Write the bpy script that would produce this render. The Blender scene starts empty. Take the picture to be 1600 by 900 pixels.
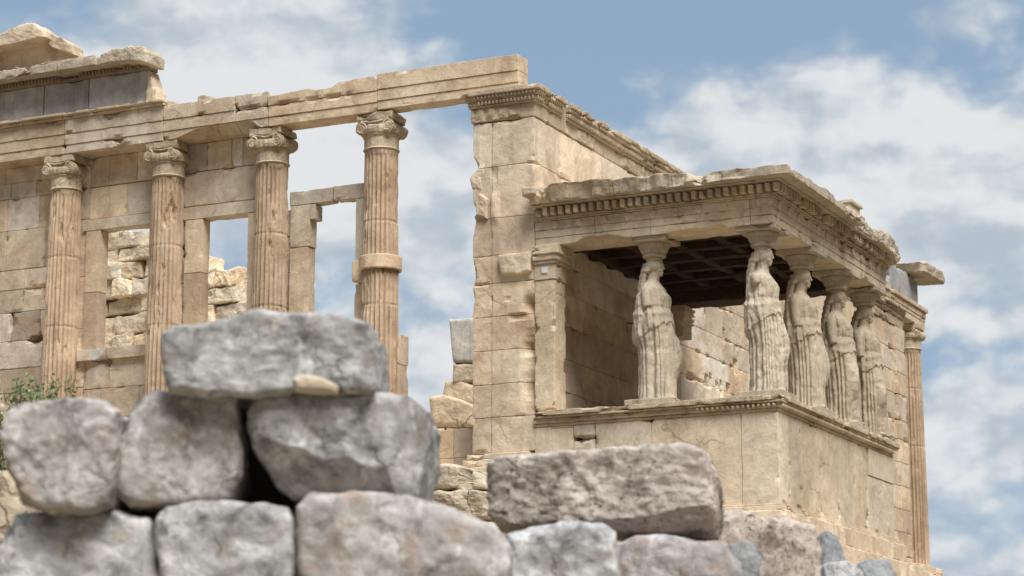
import bpy, math, random
import numpy as np
from mathutils import Vector, Matrix

# ------------------------------------------------------------------ camera, sky, sun, exposure
SC = bpy.context.scene
COL = SC.collection
RAD = math.radians
EYE = np.array([-31.99, -11.11, -5.16])
YAW, PIT, FPX = RAD(25.58334), RAD(11.69524), 3719.064
FWD = np.array([math.cos(YAW)*math.cos(PIT), math.sin(YAW)*math.cos(PIT), math.sin(PIT)])
RGT = np.array([math.sin(YAW), -math.cos(YAW), 0.0])
UPV = np.cross(RGT, FWD)
HEAD = np.array([math.cos(YAW), math.sin(YAW), 0.0])

cam = bpy.data.cameras.new('camera')
cam.sensor_width = 36.0
cam.lens = FPX/1600*36
cam.clip_start = 0.1
cam.clip_end = 5000
cam.dof.use_dof = True
cam.dof.focus_distance = 34.5
cam.dof.aperture_fstop = 3.0
co = bpy.data.objects.new('camera', cam)
COL.objects.link(co)
co.location = EYE
co.rotation_euler = Matrix([[RGT[i], UPV[i], -FWD[i]] for i in range(3)]).to_euler()
SC.camera = co

SC.view_settings.view_transform = 'Standard'
SC.view_settings.look = 'None'
SC.view_settings.exposure = 0.64
SC.view_settings.gamma = 1
SUN_EL, SUN_AZ = 56.0, 231.0          # azimuth of the sun, counter-clockwise from +X (east)
SUN_STRENGTH, SUN_ANGLE = 3.1, 34.0
SKY_STRENGTH = 0.1

sun = bpy.data.lights.new('sun', 'SUN')
sun.energy = SUN_STRENGTH
sun.angle = RAD(SUN_ANGLE)
sun.color = (1.0, 0.968, 0.92)
so = bpy.data.objects.new('sun', sun)
COL.objects.link(so)
sd = Vector((math.cos(RAD(SUN_AZ))*math.cos(RAD(SUN_EL)), math.sin(RAD(SUN_AZ))*math.cos(RAD(SUN_EL)), math.sin(RAD(SUN_EL))))
so.rotation_euler = sd.to_track_quat('Z', 'Y').to_euler()
so.location = (0, 0, 40)


class NT:
    """small helper to write node trees"""
    def __init__(self, tree):
        self.t = tree
        self.n = tree.nodes
        self.l = tree.links

    def node(self, kind, **kw):
        nd = self.n.new(kind)
        for k, v in kw.items():
            setattr(nd, k, v)
        return nd

    def put(self, sock, v):
        if v is None:
            return
        if hasattr(v, 'is_linked'):
            self.l.new(v, sock)
        else:
            if isinstance(v, (tuple, list)) and len(v) == 3 and sock.type == 'RGBA':
                v = (*v, 1)
            sock.default_value = v

    def math(self, op, a, b=None, c=None, clamp=False):
        nd = self.node('ShaderNodeMath', operation=op, use_clamp=clamp)
        for s, v in zip(nd.inputs, (a, b, c)):
            self.put(s, v)
        return nd.outputs[0]

    def vmath(self, op, a, b=None):
        nd = self.node('ShaderNodeVectorMath', operation=op)
        self.put(nd.inputs[0], a)
        if b is not None:
            self.put(nd.inputs[1], b)
        return nd.outputs[0]

    def noise(self, vec, scale, detail=5, rough=0.55, dist=0.0, lac=2.0, dim='3D'):
        nd = self.node('ShaderNodeTexNoise', noise_dimensions=dim)
        self.put(nd.inputs['Vector'], vec)
        self.put(nd.inputs['Scale'], scale)
        nd.inputs['Detail'].default_value = detail
        nd.inputs['Roughness'].default_value = rough
        nd.inputs['Distortion'].default_value = dist
        nd.inputs['Lacunarity'].default_value = lac
        return nd.outputs[0]

    def ramp(self, v, a, b, lo=0.0, hi=1.0):
        nd = self.node('ShaderNodeMapRange', interpolation_type='SMOOTHSTEP')
        self.put(nd.inputs[0], v)
        nd.inputs[1].default_value = a
        nd.inputs[2].default_value = b
        nd.inputs[3].default_value = lo
        nd.inputs[4].default_value = hi
        return nd.outputs[0]

    def mix(self, f, a, b, mode='MIX'):
        nd = self.node('ShaderNodeMix', data_type='RGBA', blend_type=mode)
        self.put(nd.inputs[0], f)
        self.put(nd.inputs[6], a)
        self.put(nd.inputs[7], b)
        return nd.outputs[2]

    def scale(self, vec, s):
        nd = self.node('ShaderNodeMapping')
        self.put(nd.inputs[0], vec)
        nd.inputs[3].default_value = s
        return nd.outputs[0]


world = bpy.data.worlds.new('World')
SC.world = world
world.use_nodes = True


def build_world():
    w = NT(world.node_tree)
    bg = [n for n in w.n if n.type == 'BACKGROUND'][0]
    sky = w.node('ShaderNodeTexSky', sky_type='NISHITA', sun_disc=False)
    sky.sun_elevation = RAD(SUN_EL)
    sky.sun_rotation = RAD(90.0 - SUN_AZ)
    sky.air_density = 1.0
    sky.dust_density = 1.2
    sky.ozone_density = 1.6
    d = w.vmath('NORMALIZE', w.node('ShaderNodeTexCoord').outputs['Generated'])
    sep = w.node('ShaderNodeSeparateXYZ')
    w.put(sep.inputs[0], d)
    az = w.math('MULTIPLY', w.math('ARCTAN2', sep.outputs[1], sep.outputs[0]), 180/math.pi)
    el = w.math('MULTIPLY', w.math('ARCSINE', sep.outputs[2]), 180/math.pi)
    comb = w.node('ShaderNodeCombineXYZ')
    w.put(comb.inputs[0], az)
    w.put(comb.inputs[1], w.math('MULTIPLY', el, 1.55))
    pos = comb.outputs[0]
    # cloud banks in azimuth / elevation (degrees): az, el, half widths, weight
    banks = [(32.6, 16.6, 3.7, 2.3, .85), (29.8, 14.3, 5.5, 1.9, .55), (37.0, 13.5, 4.0, 2.5, .40),
             (17.0, 14.3, 5.0, 1.55, .42), (21.0, 13.2, 4.5, 1.6, .36), (20.5, 16.6, 2.8, 0.8, .26),
             (14.2, 13.0, 3.5, 1.7, .30), (14.8, 8.2, 2.8, 1.15, .60), (28.5, 9.0, 4.0, 1.6, .45),
             (14.0, 17.9, 1.6, .5, .25), (13.6, 10.6, 1.9, .35, .30), (26.5, 12.0, 3.5, 1.2, .2),
             (24.5, 17.2, 4.2, 1.5, -.42), (18.5, 18.4, 5.0, .9, -.32), (39.5, 18.2, 2.2, 1.5, -.5),
             (15.5, 10.9, 2.0, .9, -.04), (18.5, 13.8, 6.0, 2.2, .15), (31.0, 10.6, 2.0, .9, -.12), (26.0, 15.4, 2.5, .8, -.1)]
    tot = None
    for (a0, e0, sa, se, wt) in banks:
        x = w.math('POWER', w.math('ABSOLUTE', w.math('DIVIDE', w.math('SUBTRACT', az, a0), sa)), 2.0)
        y = w.math('POWER', w.math('ABSOLUTE', w.math('DIVIDE', w.math('SUBTRACT', el, e0), se)), 2.0)
        g = w.math('MULTIPLY', w.math('EXPONENT', w.math('MULTIPLY', w.math('ADD', x, y), -1.0)), wt*1.35)
        tot = g if tot is None else w.math('ADD', tot, g)
    def billow(p):
        wob = w.node('ShaderNodeTexNoise', noise_dimensions='2D')
        w.put(wob.inputs['Vector'], p)
        wob.inputs['Scale'].default_value = 0.5
        wob.inputs['Detail'].default_value = 5
        pw = w.vmath('ADD', p, w.scale(wob.outputs['Color'], (1.6, 1.6, 1.6)))
        out = w.math('MULTIPLY', w.math('SUBTRACT', w.noise(p, 0.20, 7, 0.50, 0.1, dim='2D'), 0.5), 1.5)
        for sc, am in ((0.36, .32), (0.9, .17), (2.1, .08)):
            v = w.node('ShaderNodeTexVoronoi', feature='SMOOTH_F1', voronoi_dimensions='2D')
            w.put(v.inputs['Vector'], pw)
            v.inputs['Scale'].default_value = sc
            v.inputs['Smoothness'].default_value = 0.35
            out = w.math('ADD', out, w.math('MULTIPLY', w.math('SUBTRACT', 0.45, v.outputs['Distance']), am))
        return out
    b1 = billow(pos)
    b2 = billow(w.vmath('ADD', pos, (-0.35, 0.75, 0.0)))
    n2 = w.noise(w.vmath('ADD', pos, (17.3, 5.1, 2.2)), 0.22, 5, 0.55, 0.2, dim='2D')
    dens = w.math('ADD', b1, tot)
    mask = w.ramp(dens, -0.14, 0.36)
    mask = w.math('MULTIPLY', mask, 0.95)
    relief = w.math('MULTIPLY', w.math('SUBTRACT', b1, b2), 1.5)
    lit = w.ramp(w.math('ADD', w.math('ADD', w.math('MULTIPLY', w.math('SUBTRACT', n2, 0.5), 1.3), relief), w.math('MULTIPLY', tot, 0.42)), -0.30, 0.55)
    cloud = w.mix(lit, CLOUD_DARK, CLOUD_LIGHT)
    clear = w.mix(0.8, sky.outputs[0], SKY_VEIL)
    col = w.mix(mask, clear, cloud)
    # an overcast dome is much brighter overhead than near the horizon
    up = w.ramp(el, 24.0, 75.0, 1.0, 2.0)
    # sky dimmed low down outside the view, added to darken the porch
    off = w.math('ABSOLUTE', w.math('SUBTRACT', az, 24.0))
    low_dim = w.math('MULTIPLY', w.ramp(off, 22.0, 60.0), w.ramp(el, 55.0, 30.0))
    up = w.math('MULTIPLY', up, w.math('SUBTRACT', 1.0, w.math('MULTIPLY', low_dim, 0.72)))
    gain = w.node('ShaderNodeCombineColor')
    for i in range(3):
        w.put(gain.inputs[i], up)
    col = w.mix(1.0, col, gain.outputs[0], 'MULTIPLY')
    w.put(bg.inputs['Color'], col)
    bg.inputs['Strength'].default_value = SKY_STRENGTH


CLOUD_DARK = (3.0, 3.45, 3.95)
CLOUD_LIGHT = (5.1, 5.2, 5.25)
SKY_VEIL = (1.85, 2.6, 3.45)
build_world()


def at(x, y, d):
    """a point d metres deep along the line of sight through photo point x, y"""
    return EYE + d*(FWD + RGT*(x-800)/FPX + UPV*(450-y)/FPX)


# ------------------------------------------------------------------ numpy noise
_rng = np.random.RandomState(7)
_perm = np.concatenate([_rng.permutation(256)]*3)
_grad = _rng.normal(size=(256, 3))
_grad /= np.linalg.norm(_grad, axis=1)[:, None]


def perlin(p):
    i = np.floor(p).astype(int)
    f = p - i
    u = f*f*f*(f*(f*6-15)+10)
    i &= 255
    out = 0
    for dx in (0, 1):
        wx = u[:, 0] if dx else 1-u[:, 0]
        for dy in (0, 1):
            wy = u[:, 1] if dy else 1-u[:, 1]
            for dz in (0, 1):
                wz = u[:, 2] if dz else 1-u[:, 2]
                h = _perm[_perm[_perm[i[:, 0]+dx]+i[:, 1]+dy]+i[:, 2]+dz]
                g = _grad[h]
                out = out + wx*wy*wz*((g[:, 0]*(f[:, 0]-dx))+(g[:, 1]*(f[:, 1]-dy))+(g[:, 2]*(f[:, 2]-dz)))
    return out*1.5


def fbm(p, octv=4, gain=0.5):
    o, a, q = 0, 1.0, np.array(p, float)
    for k in range(octv):
        o = o + a*perlin(q)
        q = q*2.03 + 11.7
        a *= gain
    return o


def sstep(a, b, x):
    t = np.clip((x-a)/(b-a), 0, 1)
    return t*t*(3-2*t)


# ------------------------------------------------------------------ mesh builder
ORG = {}


class MB:
    def __init__(self):
        self.v, self.f, self.t, self.n = [], [], [], 0

    def add(self, v, f, tint=(1, 1, 1)):
        v = np.asarray(v, float)
        self.v.append(v)
        self.f.append(np.asarray(f, int)+self.n)
        tt = np.asarray(tint, float)
        self.t.append(np.tile(tt, (len(v), 1)) if tt.ndim == 1 else tt)
        self.n += len(v)

    def grid(self, P, tint=(1, 1, 1), closed=False):
        """P: (nu, nv, 3)"""
        nu, nv = P.shape[:2]
        idx = np.arange(nu*nv).reshape(nu, nv)
        if closed:
            idx = np.concatenate([idx, idx[:, :1]], 1)
        q = np.stack([idx[:-1, :-1], idx[:-1, 1:], idx[1:, 1:], idx[1:, :-1]], -1).reshape(-1, 4)
        self.add(P.reshape(-1, 3), q, tint)

    def box(self, lo, hi, seg=0.09, wear=0.02, chip=0.05, rough=0.004, tint=(1, 1, 1), frq=2.2, M=None, fn=None, seed=0.0):
        """a stone block: subdivided box whose arrises are worn and chipped"""
        lo, hi = np.minimum(lo, hi).astype(float), np.maximum(lo, hi).astype(float)
        size = hi-lo
        ns = np.maximum(1, np.minimum(220, np.round(size/seg))).astype(int)
        for ax in range(3):
            b, c = (ax+1) % 3, (ax+2) % 3
            ub = self._pos(lo[b], hi[b], ns[b], wear)
            uc = self._pos(lo[c], hi[c], ns[c], wear)
            B, C = np.meshgrid(ub, uc, indexing='ij')
            for side in (0, 1):
                P = np.zeros(B.shape+(3,))
                P[..., b] = B
                P[..., c] = C
                P[..., ax] = (lo, hi)[side][ax]
                if not side:
                    P = P[::-1]
                sh = P.shape
                p = P.reshape(-1, 3)
                q = self._wear(p, lo, hi, wear, chip, rough, frq, seed)
                if fn is not None:
                    q = fn(q)
                if M is not None:
                    q = (np.asarray(M) @ np.c_[q, np.ones(len(q))].T).T[:, :3]
                self.grid(q.reshape(sh), tint)

    @staticmethod
    def _pos(a, b, n, w):
        u = np.linspace(a, b, n+1)
        w = min(w*0.9, (b-a)*0.2)
        if w > 0.002:
            u = np.unique(np.concatenate([u, [a+w, b-w, a+w*.4, b-w*.4]]).round(5))
        return u

    @staticmethod
    def _wear(p, lo, hi, wear, chip, rough, frq, seed):
        dist = np.minimum(p-lo, hi-p)
        sgn = np.where(p-lo < hi-p, 1.0, -1.0)
        e = np.sort(dist, 1)[:, 1]
        s = p + seed
        q = p.copy()
        if chip > 0 or wear > 0:
            n = fbm(s*frq, 3)
            n2 = perlin(s*frq*3.7+5)
            big = np.clip(n-0.22, 0, 1)*chip*3.0 + np.clip(n2-.25, 0, 1)*chip*.9
            amt = np.maximum(wear*(0.35+0.5*np.abs(n2)), big)
            W = np.maximum(amt*1.6, 1e-4)
            near = np.clip(1-e/W, 0, 1)
            for k in range(3):
                kk = np.clip(1-dist[:, k]/W, 0, 1)*near*amt
                kk = np.minimum(kk, (hi[k]-lo[k])*0.42)
                q[:, k] += sgn[:, k]*kk
        if rough > 0:
            o = np.stack([fbm(s*6+31, 2), fbm(s*6+57, 2), fbm(s*6+83, 2)], 1)
            q += o*rough
        return q

    def tube(self, pts, rad, n=8, tint=(1, 1, 1), cap=True):
        pts = np.asarray(pts, float)
        rad = np.broadcast_to(rad, len(pts))
        T = np.gradient(pts, axis=0)
        T /= np.linalg.norm(T, axis=1)[:, None]+1e-9
        ref = np.array([0, 0, 1.0]) if abs(T[0][2]) < 0.9 else np.array([1.0, 0, 0])
        rings = []
        for p, t, r in zip(pts, T, rad):
            a = np.cross(t, ref)
            a /= np.linalg.norm(a)+1e-9
            b = np.cross(t, a)
            th = np.linspace(0, 2*math.pi, n, endpoint=False)
            rings.append(p+r*(np.cos(th)[:, None]*a+np.sin(th)[:, None]*b))
        if cap:
            rings = [np.tile(pts[0], (n, 1))]+rings+[np.tile(pts[-1], (n, 1))]
        self.grid(np.array(rings), tint, closed=True)

    def ball(self, c, r, n=8, tint=(1, 1, 1), M=None):
        r = np.broadcast_to(r, 3)
        th = np.linspace(0, 2*math.pi, 2*n, endpoint=False)
        ph = np.linspace(-math.pi/2, math.pi/2, n+1)
        P = np.stack([np.cos(ph)[:, None]*np.cos(th), np.cos(ph)[:, None]*np.sin(th), np.sin(ph)[:, None]*np.ones_like(th)], -1)*r
        if M is not None:
            P = P @ np.asarray(M).T
        self.grid(P+np.asarray(c), tint, closed=True)

    def lathe(self, c, prof, n=48, tint=(1, 1, 1), rmod=None):
        th = np.linspace(0, 2*math.pi, n, endpoint=False)
        rings = []
        for r, z in prof:
            rr = r*np.ones(n)
            if rmod is not None:
                rr = rmod(rr, th, z)
            rings.append(np.stack([rr*np.cos(th), rr*np.sin(th), z*np.ones(n)], 1))
        self.grid(np.array(rings)+np.asarray(c), tint, closed=True)

    def build(self, name, mat, parent=None, smooth=False, origin=None, mods=None):
        V = np.concatenate(self.v)
        if origin is None:
            origin = ORG.get(parent.name, (0, 0, 0)) if parent is not None else (0, 0, 0)
        org = np.asarray(origin, float)
        quads = [f for f in self.f if f.shape[1] == 4]
        tris = [f for f in self.f if f.shape[1] == 3]
        me = bpy.data.meshes.new(name)
        nq = sum(len(f) for f in quads)
        ntri = sum(len(f) for f in tris)
        loops = np.concatenate([f.ravel() for f in quads]+[f.ravel() for f in tris])
        me.vertices.add(len(V))
        me.vertices.foreach_set('co', (V-org).astype(np.float32).ravel())
        me.loops.add(len(loops))
        me.loops.foreach_set('vertex_index', loops.astype(np.int32))
        starts = np.concatenate([np.arange(nq)*4, nq*4+np.arange(ntri)*3]).astype(np.int32)
        me.polygons.add(nq+ntri)
        me.polygons.foreach_set('loop_start', starts)
        at_ = me.attributes.new('tint', 'FLOAT_COLOR', 'POINT')
        T = np.concatenate(self.t)
        at_.data.foreach_set('color', np.c_[T, np.ones(len(T))].astype(np.float32).ravel())
        me.update(calc_edges=True)
        me.validate()
        me.polygons.foreach_set('use_smooth', np.full(len(me.polygons), bool(smooth)))
        me.materials.append(mat)
        o = bpy.data.objects.new(name, me)
        COL.objects.link(o)
        if parent is not None:
            o.parent = parent
        else:
            o.location = org
        ORG[o.name] = tuple(org)
        return o


def thing(name, loc, label, cat, group=None):
    o = bpy.data.objects.new(name, None)
    COL.objects.link(o)
    o.location = loc
    o.empty_display_size = 0.3
    ORG[o.name] = tuple(loc)
    return tag(o, label, cat, group)


def tag(o, label, cat, group=None, kind=None):
    if label:
        o['label'] = label
    if cat:
        o['category'] = cat
    if group:
        o['group'] = group
    if kind:
        o['kind'] = kind
    return o


# ------------------------------------------------------------------ materials
def stone(name, c1, c2, stain, stain_amt=0.5, streak=0.5, crack=0.5, pit=0.4, bump=0.35, scale=1.0, patch=None, patch_amt=0.0, lichen=0.0, tcoord='Object', rough=0.88, mott=0.7, blotch=None):
    m = bpy.data.materials.new(name)
    m.use_nodes = True
    w = NT(m.node_tree)
    bs = [n for n in w.n if n.type == 'BSDF_PRINCIPLED'][0]
    bs.inputs['Roughness'].default_value = rough
    bs.inputs['Specular IOR Level'].default_value = 0.18
    pos = w.node('ShaderNodeTexCoord').outputs[tcoord]
    att = w.node('ShaderNodeAttribute', attribute_name='tint').outputs['Color']
    n1 = w.noise(pos, 0.9*scale, 7, 0.62, 0.4)
    n2 = w.noise(w.vmath('ADD', pos, (3.1, 7.7, 1.3)), 4.5*scale, 6, 0.65, 0.6)
    n3 = w.noise(pos, 22*scale, 5, 0.7)
    col = w.mix(w.ramp(n1, 0.32, 0.68), c1, c2)
    # fine mottling
    k = w.math('ADD', 1.0-mott/2, w.math('MULTIPLY', n2, mott))
    k = w.math('MULTIPLY', k, w.math('ADD', 0.80, w.math('MULTIPLY', n3, 0.40)))
    cc = w.node('ShaderNodeCombineColor')
    for i in range(3):
        w.put(cc.inputs[i], k)
    col = w.mix(1.0, col, cc.outputs[0], 'MULTIPLY')
    col = w.mix(1.0, col, att, 'MULTIPLY')
    if patch is not None:
        np_ = w.noise(w.vmath('ADD', pos, (13.1, 2.7, 8.3)), 1.7*scale, 6, 0.6, 0.8)
        col = w.mix(w.math('MULTIPLY', w.ramp(np_, 0.50, 0.68), patch_amt), col, patch)
    if blotch is not None:
        amt, dark, white, freq = blotch
        q1 = w.noise(w.vmath('ADD', pos, (21.3, 4.9, 3.3)), freq, 9, 0.68, 0.5)
        q2 = w.noise(w.vmath('ADD', pos, (2.3, 14.9, 8.3)), freq*1.3, 9, 0.70, 0.7)
        col = w.mix(w.math('MULTIPLY', w.ramp(q2, 0.50, 0.64), amt), col, white)
        col = w.mix(w.math('MULTIPLY', w.ramp(q1, 0.50, 0.66), amt), col, dark)
    # weathering: patches and rain streaks that run down
    s1 = w.noise(w.vmath('ADD', pos, (9.2, 1.4, 4.4)), 1.6*scale, 8, 0.7, 0.6)
    s2 = w.noise(w.scale(pos, (7*scale, 7*scale, 0.55*scale)), 1.0, 5, 0.65)
    f1 = w.math('MULTIPLY', w.ramp(s1, 0.52, 0.78), stain_amt)
    f2 = w.math('MULTIPLY', w.ramp(s2, 0.52, 0.76), streak)
    col = w.mix(w.math('MAXIMUM', f1, f2), col, stain)
    if lichen > 0:
        l1 = w.noise(w.vmath('ADD', pos, (1.9, 5.5, 6.1)), 9*scale, 6, 0.75, 0.3)
        l2 = w.noise(w.vmath('ADD', pos, (5.9, 2.5, 1.1)), 1.3*scale, 3, 0.6)
        lf = w.math('MULTIPLY', w.ramp(l1, 0.53, 0.66), w.ramp(l2, 0.42, 0.6) if lichen < 0.9 else w.ramp(l2, 0.43, 0.56))
        col = w.mix(w.math('MULTIPLY', lf, lichen), col, (0.035, 0.034, 0.03))
    # cracks
    wob = w.node('ShaderNodeTexNoise')
    w.put(wob.inputs['Vector'], pos)
    wob.inputs['Scale'].default_value = 2.6*scale
    wob.inputs['Detail'].default_value = 4
    wv = w.vmath('ADD', pos, w.scale(wob.outputs['Color'], (0.55/scale,)*3))
    vor = w.node('ShaderNodeTexVoronoi', feature='DISTANCE_TO_EDGE')
    w.put(vor.inputs['Vector'], wv)
    vor.inputs['Scale'].default_value = 0.85*scale
    cm = w.math('MULTIPLY', w.ramp(vor.outputs[0], 0.022, 0.004), w.ramp(w.noise(w.vmath('ADD', pos, (2.0, 8.0, 5.0)), 0.8*scale, 3), 0.50, 0.60))
    cm = w.math('MULTIPLY', cm, crack)
    col = w.mix(cm, col, (0.06, 0.045, 0.03))
    # pits
    p1 = w.noise(pos, 15*scale, 5, 0.75, 0.2)
    pm = w.math('MULTIPLY', w.ramp(p1, 0.64, 0.75) if pit < 0.9 else w.math('MULTIPLY', w.ramp(p1, 0.56, 0.66), w.ramp(w.noise(w.vmath('ADD', pos, (4.4, 1.2, 7.7)), 0.9*scale, 3), 0.48, 0.62)), pit)
    col = w.mix(w.math('MULTIPLY', pm, 0.75), col, stain)
    w.put(bs.inputs['Base Color'], col)
    h = w.math('ADD', w.math('MULTIPLY', n2, 0.9), w.math('MULTIPLY', n3, 0.45))
    h = w.math('SUBTRACT', h, w.math('MULTIPLY', pm, 0.9))
    h = w.math('SUBTRACT', h, w.math('MULTIPLY', cm, 0.9))
    b = w.node('ShaderNodeBump')
    b.inputs['Strength'].default_value = bump
    b.inputs['Distance'].default_value = 0.05/scale
    w.put(b.inputs['Height'], h)
    w.l.new(b.outputs[0], bs.inputs['Normal'])
    return m


M_WALL = stone('old_marble', (0.77, 0.645, 0.485), (0.56, 0.435, 0.31), (0.20, 0.145, 0.09), 0.40, 0.22, 0.22, 0.35, 0.35, patch=(0.44, 0.29, 0.19), patch_amt=0.55)
M_COLUMN = stone('column_marble', (0.62, 0.475, 0.335), (0.46, 0.33, 0.22), (0.23, 0.15, 0.095), 0.45, 0.8, 0.15, 0.35, 0.4)
M_TRIM = stone('carved_marble', (0.62, 0.505, 0.365), (0.44, 0.345, 0.24), (0.14, 0.11, 0.078), 0.8, 0.45, 0.3, 0.5, 0.5)
M_PORCH = stone('porch_marble', (0.74, 0.62, 0.465), (0.54, 0.435, 0.31), (0.18, 0.145, 0.10), 0.5, 0.25, 0.25, 0.4, 0.35)
M_SOOT = stone('weathered_marble', (0.34, 0.265, 0.175), (0.24, 0.18, 0.115), (0.085, 0.066, 0.048), 0.75, 0.45, 0.3, 0.5, 0.5)
M_CREST = stone('pale_weathered_marble', (0.60, 0.51, 0.39), (0.42, 0.35, 0.26), (0.13, 0.11, 0.085), 0.65, 0.25, 0.3, 0.5, 0.6)
M_STATUE = stone('statue_stone', (0.57, 0.495, 0.39), (0.43, 0.365, 0.275), (0.20, 0.155, 0.105), 0.45, 0.6, 0.1, 0.45, 0.35, scale=1.6)
M_GREY = stone('grey_limestone', (0.47, 0.455, 0.435), (0.36, 0.35, 0.335), (0.19, 0.18, 0.165), 0.6, 0.6, 0.3, 0.3, 0.2, mott=1.1)
M_NEW = stone('new_marble', (0.66, 0.58, 0.45), (0.60, 0.51, 0.38), (0.38, 0.31, 0.22), 0.3, 0.1, 0.0, 0.1, 0.12)
M_ROCK = stone('grey_rock', (0.47, 0.465, 0.455), (0.32, 0.317, 0.31), (0.12, 0.105, 0.09), 0.5, 0.0, 0.4, 0.7, 0.7, scale=3.0, patch=(0.45, 0.34, 0.255), patch_amt=0.4, lichen=0.5, mott=1.3, blotch=(.92, (0.135, 0.13, 0.125), (0.68, 0.67, 0.655), 3.6))
M_ROCKP = stone('pinkish_rock', (0.48, 0.445, 0.42), (0.335, 0.305, 0.285), (0.13, 0.105, 0.09), 0.5, 0.0, 0.4, 0.7, 0.7, scale=3.0, patch=(0.45, 0.32, 0.24), patch_amt=0.55, lichen=0.4, mott=1.3, blotch=(.85, (0.155, 0.135, 0.125), (0.67, 0.64, 0.61), 3.2))
M_POROS = stone('porous_rock', (0.58, 0.51, 0.45), (0.43, 0.365, 0.32), (0.12, 0.10, 0.085), 0.4, 0.0, 0.3, 0.9, 0.8, scale=2.2, patch=(0.58, 0.49, 0.42), patch_amt=0.5, lichen=0.9, mott=1.2, blotch=(.75, (0.17, 0.135, 0.11), (0.66, 0.59, 0.52), 2.2))
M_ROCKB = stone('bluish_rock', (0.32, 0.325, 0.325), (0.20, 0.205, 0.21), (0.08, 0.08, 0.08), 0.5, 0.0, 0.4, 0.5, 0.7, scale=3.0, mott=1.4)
M_RUIN = stone('rubble_stone', (0.70, 0.59, 0.44), (0.54, 0.43, 0.30), (0.20, 0.145, 0.09), 0.5, 0.15, 0.5, 0.6, 0.6, scale=1.3)
M_CEIL = stone('shade_dark_marble', (0.085, 0.055, 0.036), (0.052, 0.034, 0.023), (0.03, 0.024, 0.018), 0.6, 0.2, 0.1, 0.3, 0.4)  # the porch interior's shade is put into this near-black colour
M_GROUND = stone('dusty_ground', (0.27, 0.215, 0.145), (0.19, 0.15, 0.10), (0.13, 0.11, 0.06), 0.6, 0.0, 0.0, 0.6, 0.8, scale=0.7)


def leafmat():
    m = bpy.data.materials.new('olive_leaves')
    m.use_nodes = True
    w = NT(m.node_tree)
    bs = [n for n in w.n if n.type == 'BSDF_PRINCIPLED'][0]
    att = w.node('ShaderNodeAttribute', attribute_name='tint').outputs['Color']
    w.put(bs.inputs['Base Color'], w.mix(1.0, (0.15, 0.20, 0.085), att, 'MULTIPLY'))
    bs.inputs['Roughness'].default_value = 0.6
    return m


M_LEAF = leafmat()
M_STEM = stone('twig_bark', (0.10, 0.075, 0.05), (0.07, 0.05, 0.035), (0.03, 0.025, 0.02), 0.4, 0.2, 0, 0.2, 0.4, scale=8)
M_TAG = stone('white_plastic', (0.8, 0.8, 0.8), (0.75, 0.75, 0.76), (0.6, 0.6, 0.6), 0.1, 0, 0, 0, 0.02)

rnd = random.Random(11)


def tint(v=0.10, warm=0.05, base=1.0):
    k = base*(1+1.9*rnd.uniform(-v, v))
    wv = rnd.uniform(-warm, warm)
    return (k*(1+wv), k, k*(1-wv*1.5))


NEWT = (1.12, 1.2, 1.36)       # freshly cut marble set into the old wall
GREYT = (0.86, 0.98, 1.2)


# ------------------------------------------------------------------ ground
def build_ground():
    xs = np.concatenate([np.linspace(-900, -60, 22), np.linspace(-55, 40, 140), np.linspace(45, 900, 22)])
    ys = np.concatenate([np.linspace(-900, -60, 22), np.linspace(-55, 40, 140), np.linspace(45, 900, 22)])
    X, Y = np.meshgrid(xs, ys, indexing='ij')
    t = (X-EYE[0])*HEAD[0]+(Y-EYE[1])*HEAD[1]
    z = np.interp(t, [-40, 0, 3, 9, 11, 14, 20, 30, 36, 60, 90, 900], [-7.2, -6.8, -6.6, -5.3, -4.85, -4.45, -4.15, -3.3, -2.9, -2.6, -4.5, -30])
    p = np.stack([X, Y, z], -1).reshape(-1, 3)
    # unseen rise added south of the porch to cut low sky light into it
    sx, sy = X.ravel(), Y.ravel()
    p[:, 2] += sstep(-10, -25, sy)*sstep(-24, -6, sx)*16.0*sstep(160, 60, np.hypot(sx, sy))
    d = np.hypot(X, Y).ravel()
    p[:, 2] += fbm(p*np.array([.35, .35, 0]), 4)*0.16*np.clip(1.5-d/200, .3, 1) - np.clip((d-70)/100, 0, 8)
    mb = MB()
    mb.grid(p.reshape(X.shape+(3,)))
    o = mb.build('ground', M_GROUND, smooth=True)
    o['kind'] = 'structure'


build_ground()

# ------------------------------------------------------------------ the temple
XW = 0.45          # west wall plane
YS = 3.83          # south wall plane
temple = thing('ruined_temple', (0, 9, -0.6), 'long tan marble temple ruin with fluted columns, window wall and bare south wall', 'temple')


def wall_x(mb, x0, x1, y0, y1, z0, z1, courses=None, width=(0.7, 1.3), tv=0.10, newp=0.10, gap=0.004, **kw):
    """courses of squared blocks in a wall facing -X"""
    zs = [z0]
    if courses is None:
        while zs[-1] < z1-0.75:
            zs.append(zs[-1]+rnd.uniform(0.42, 0.56))
    else:
        zs += [c for c in courses if z0 < c < z1]
    zs.append(z1)
    for i in range(len(zs)-1):
        y = y0
        off = rnd.uniform(0.3, 1.0)
        while y < y1-0.02:
            wd = rnd.uniform(*width)*(off if y == y0 else 1)
            e = y+wd
            if y1-e < 0.35:
                e = y1
            tt = tint(tv)
            if rnd.random() < newp:
                tt = NEWT
            dx = rnd.uniform(0, 0.012)
            mb.box((x0+dx, y+gap/2, zs[i]+gap/2), (x1, e-gap/2, zs[i+1]-gap/2), tint=tt, **kw)
            y = e


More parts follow.
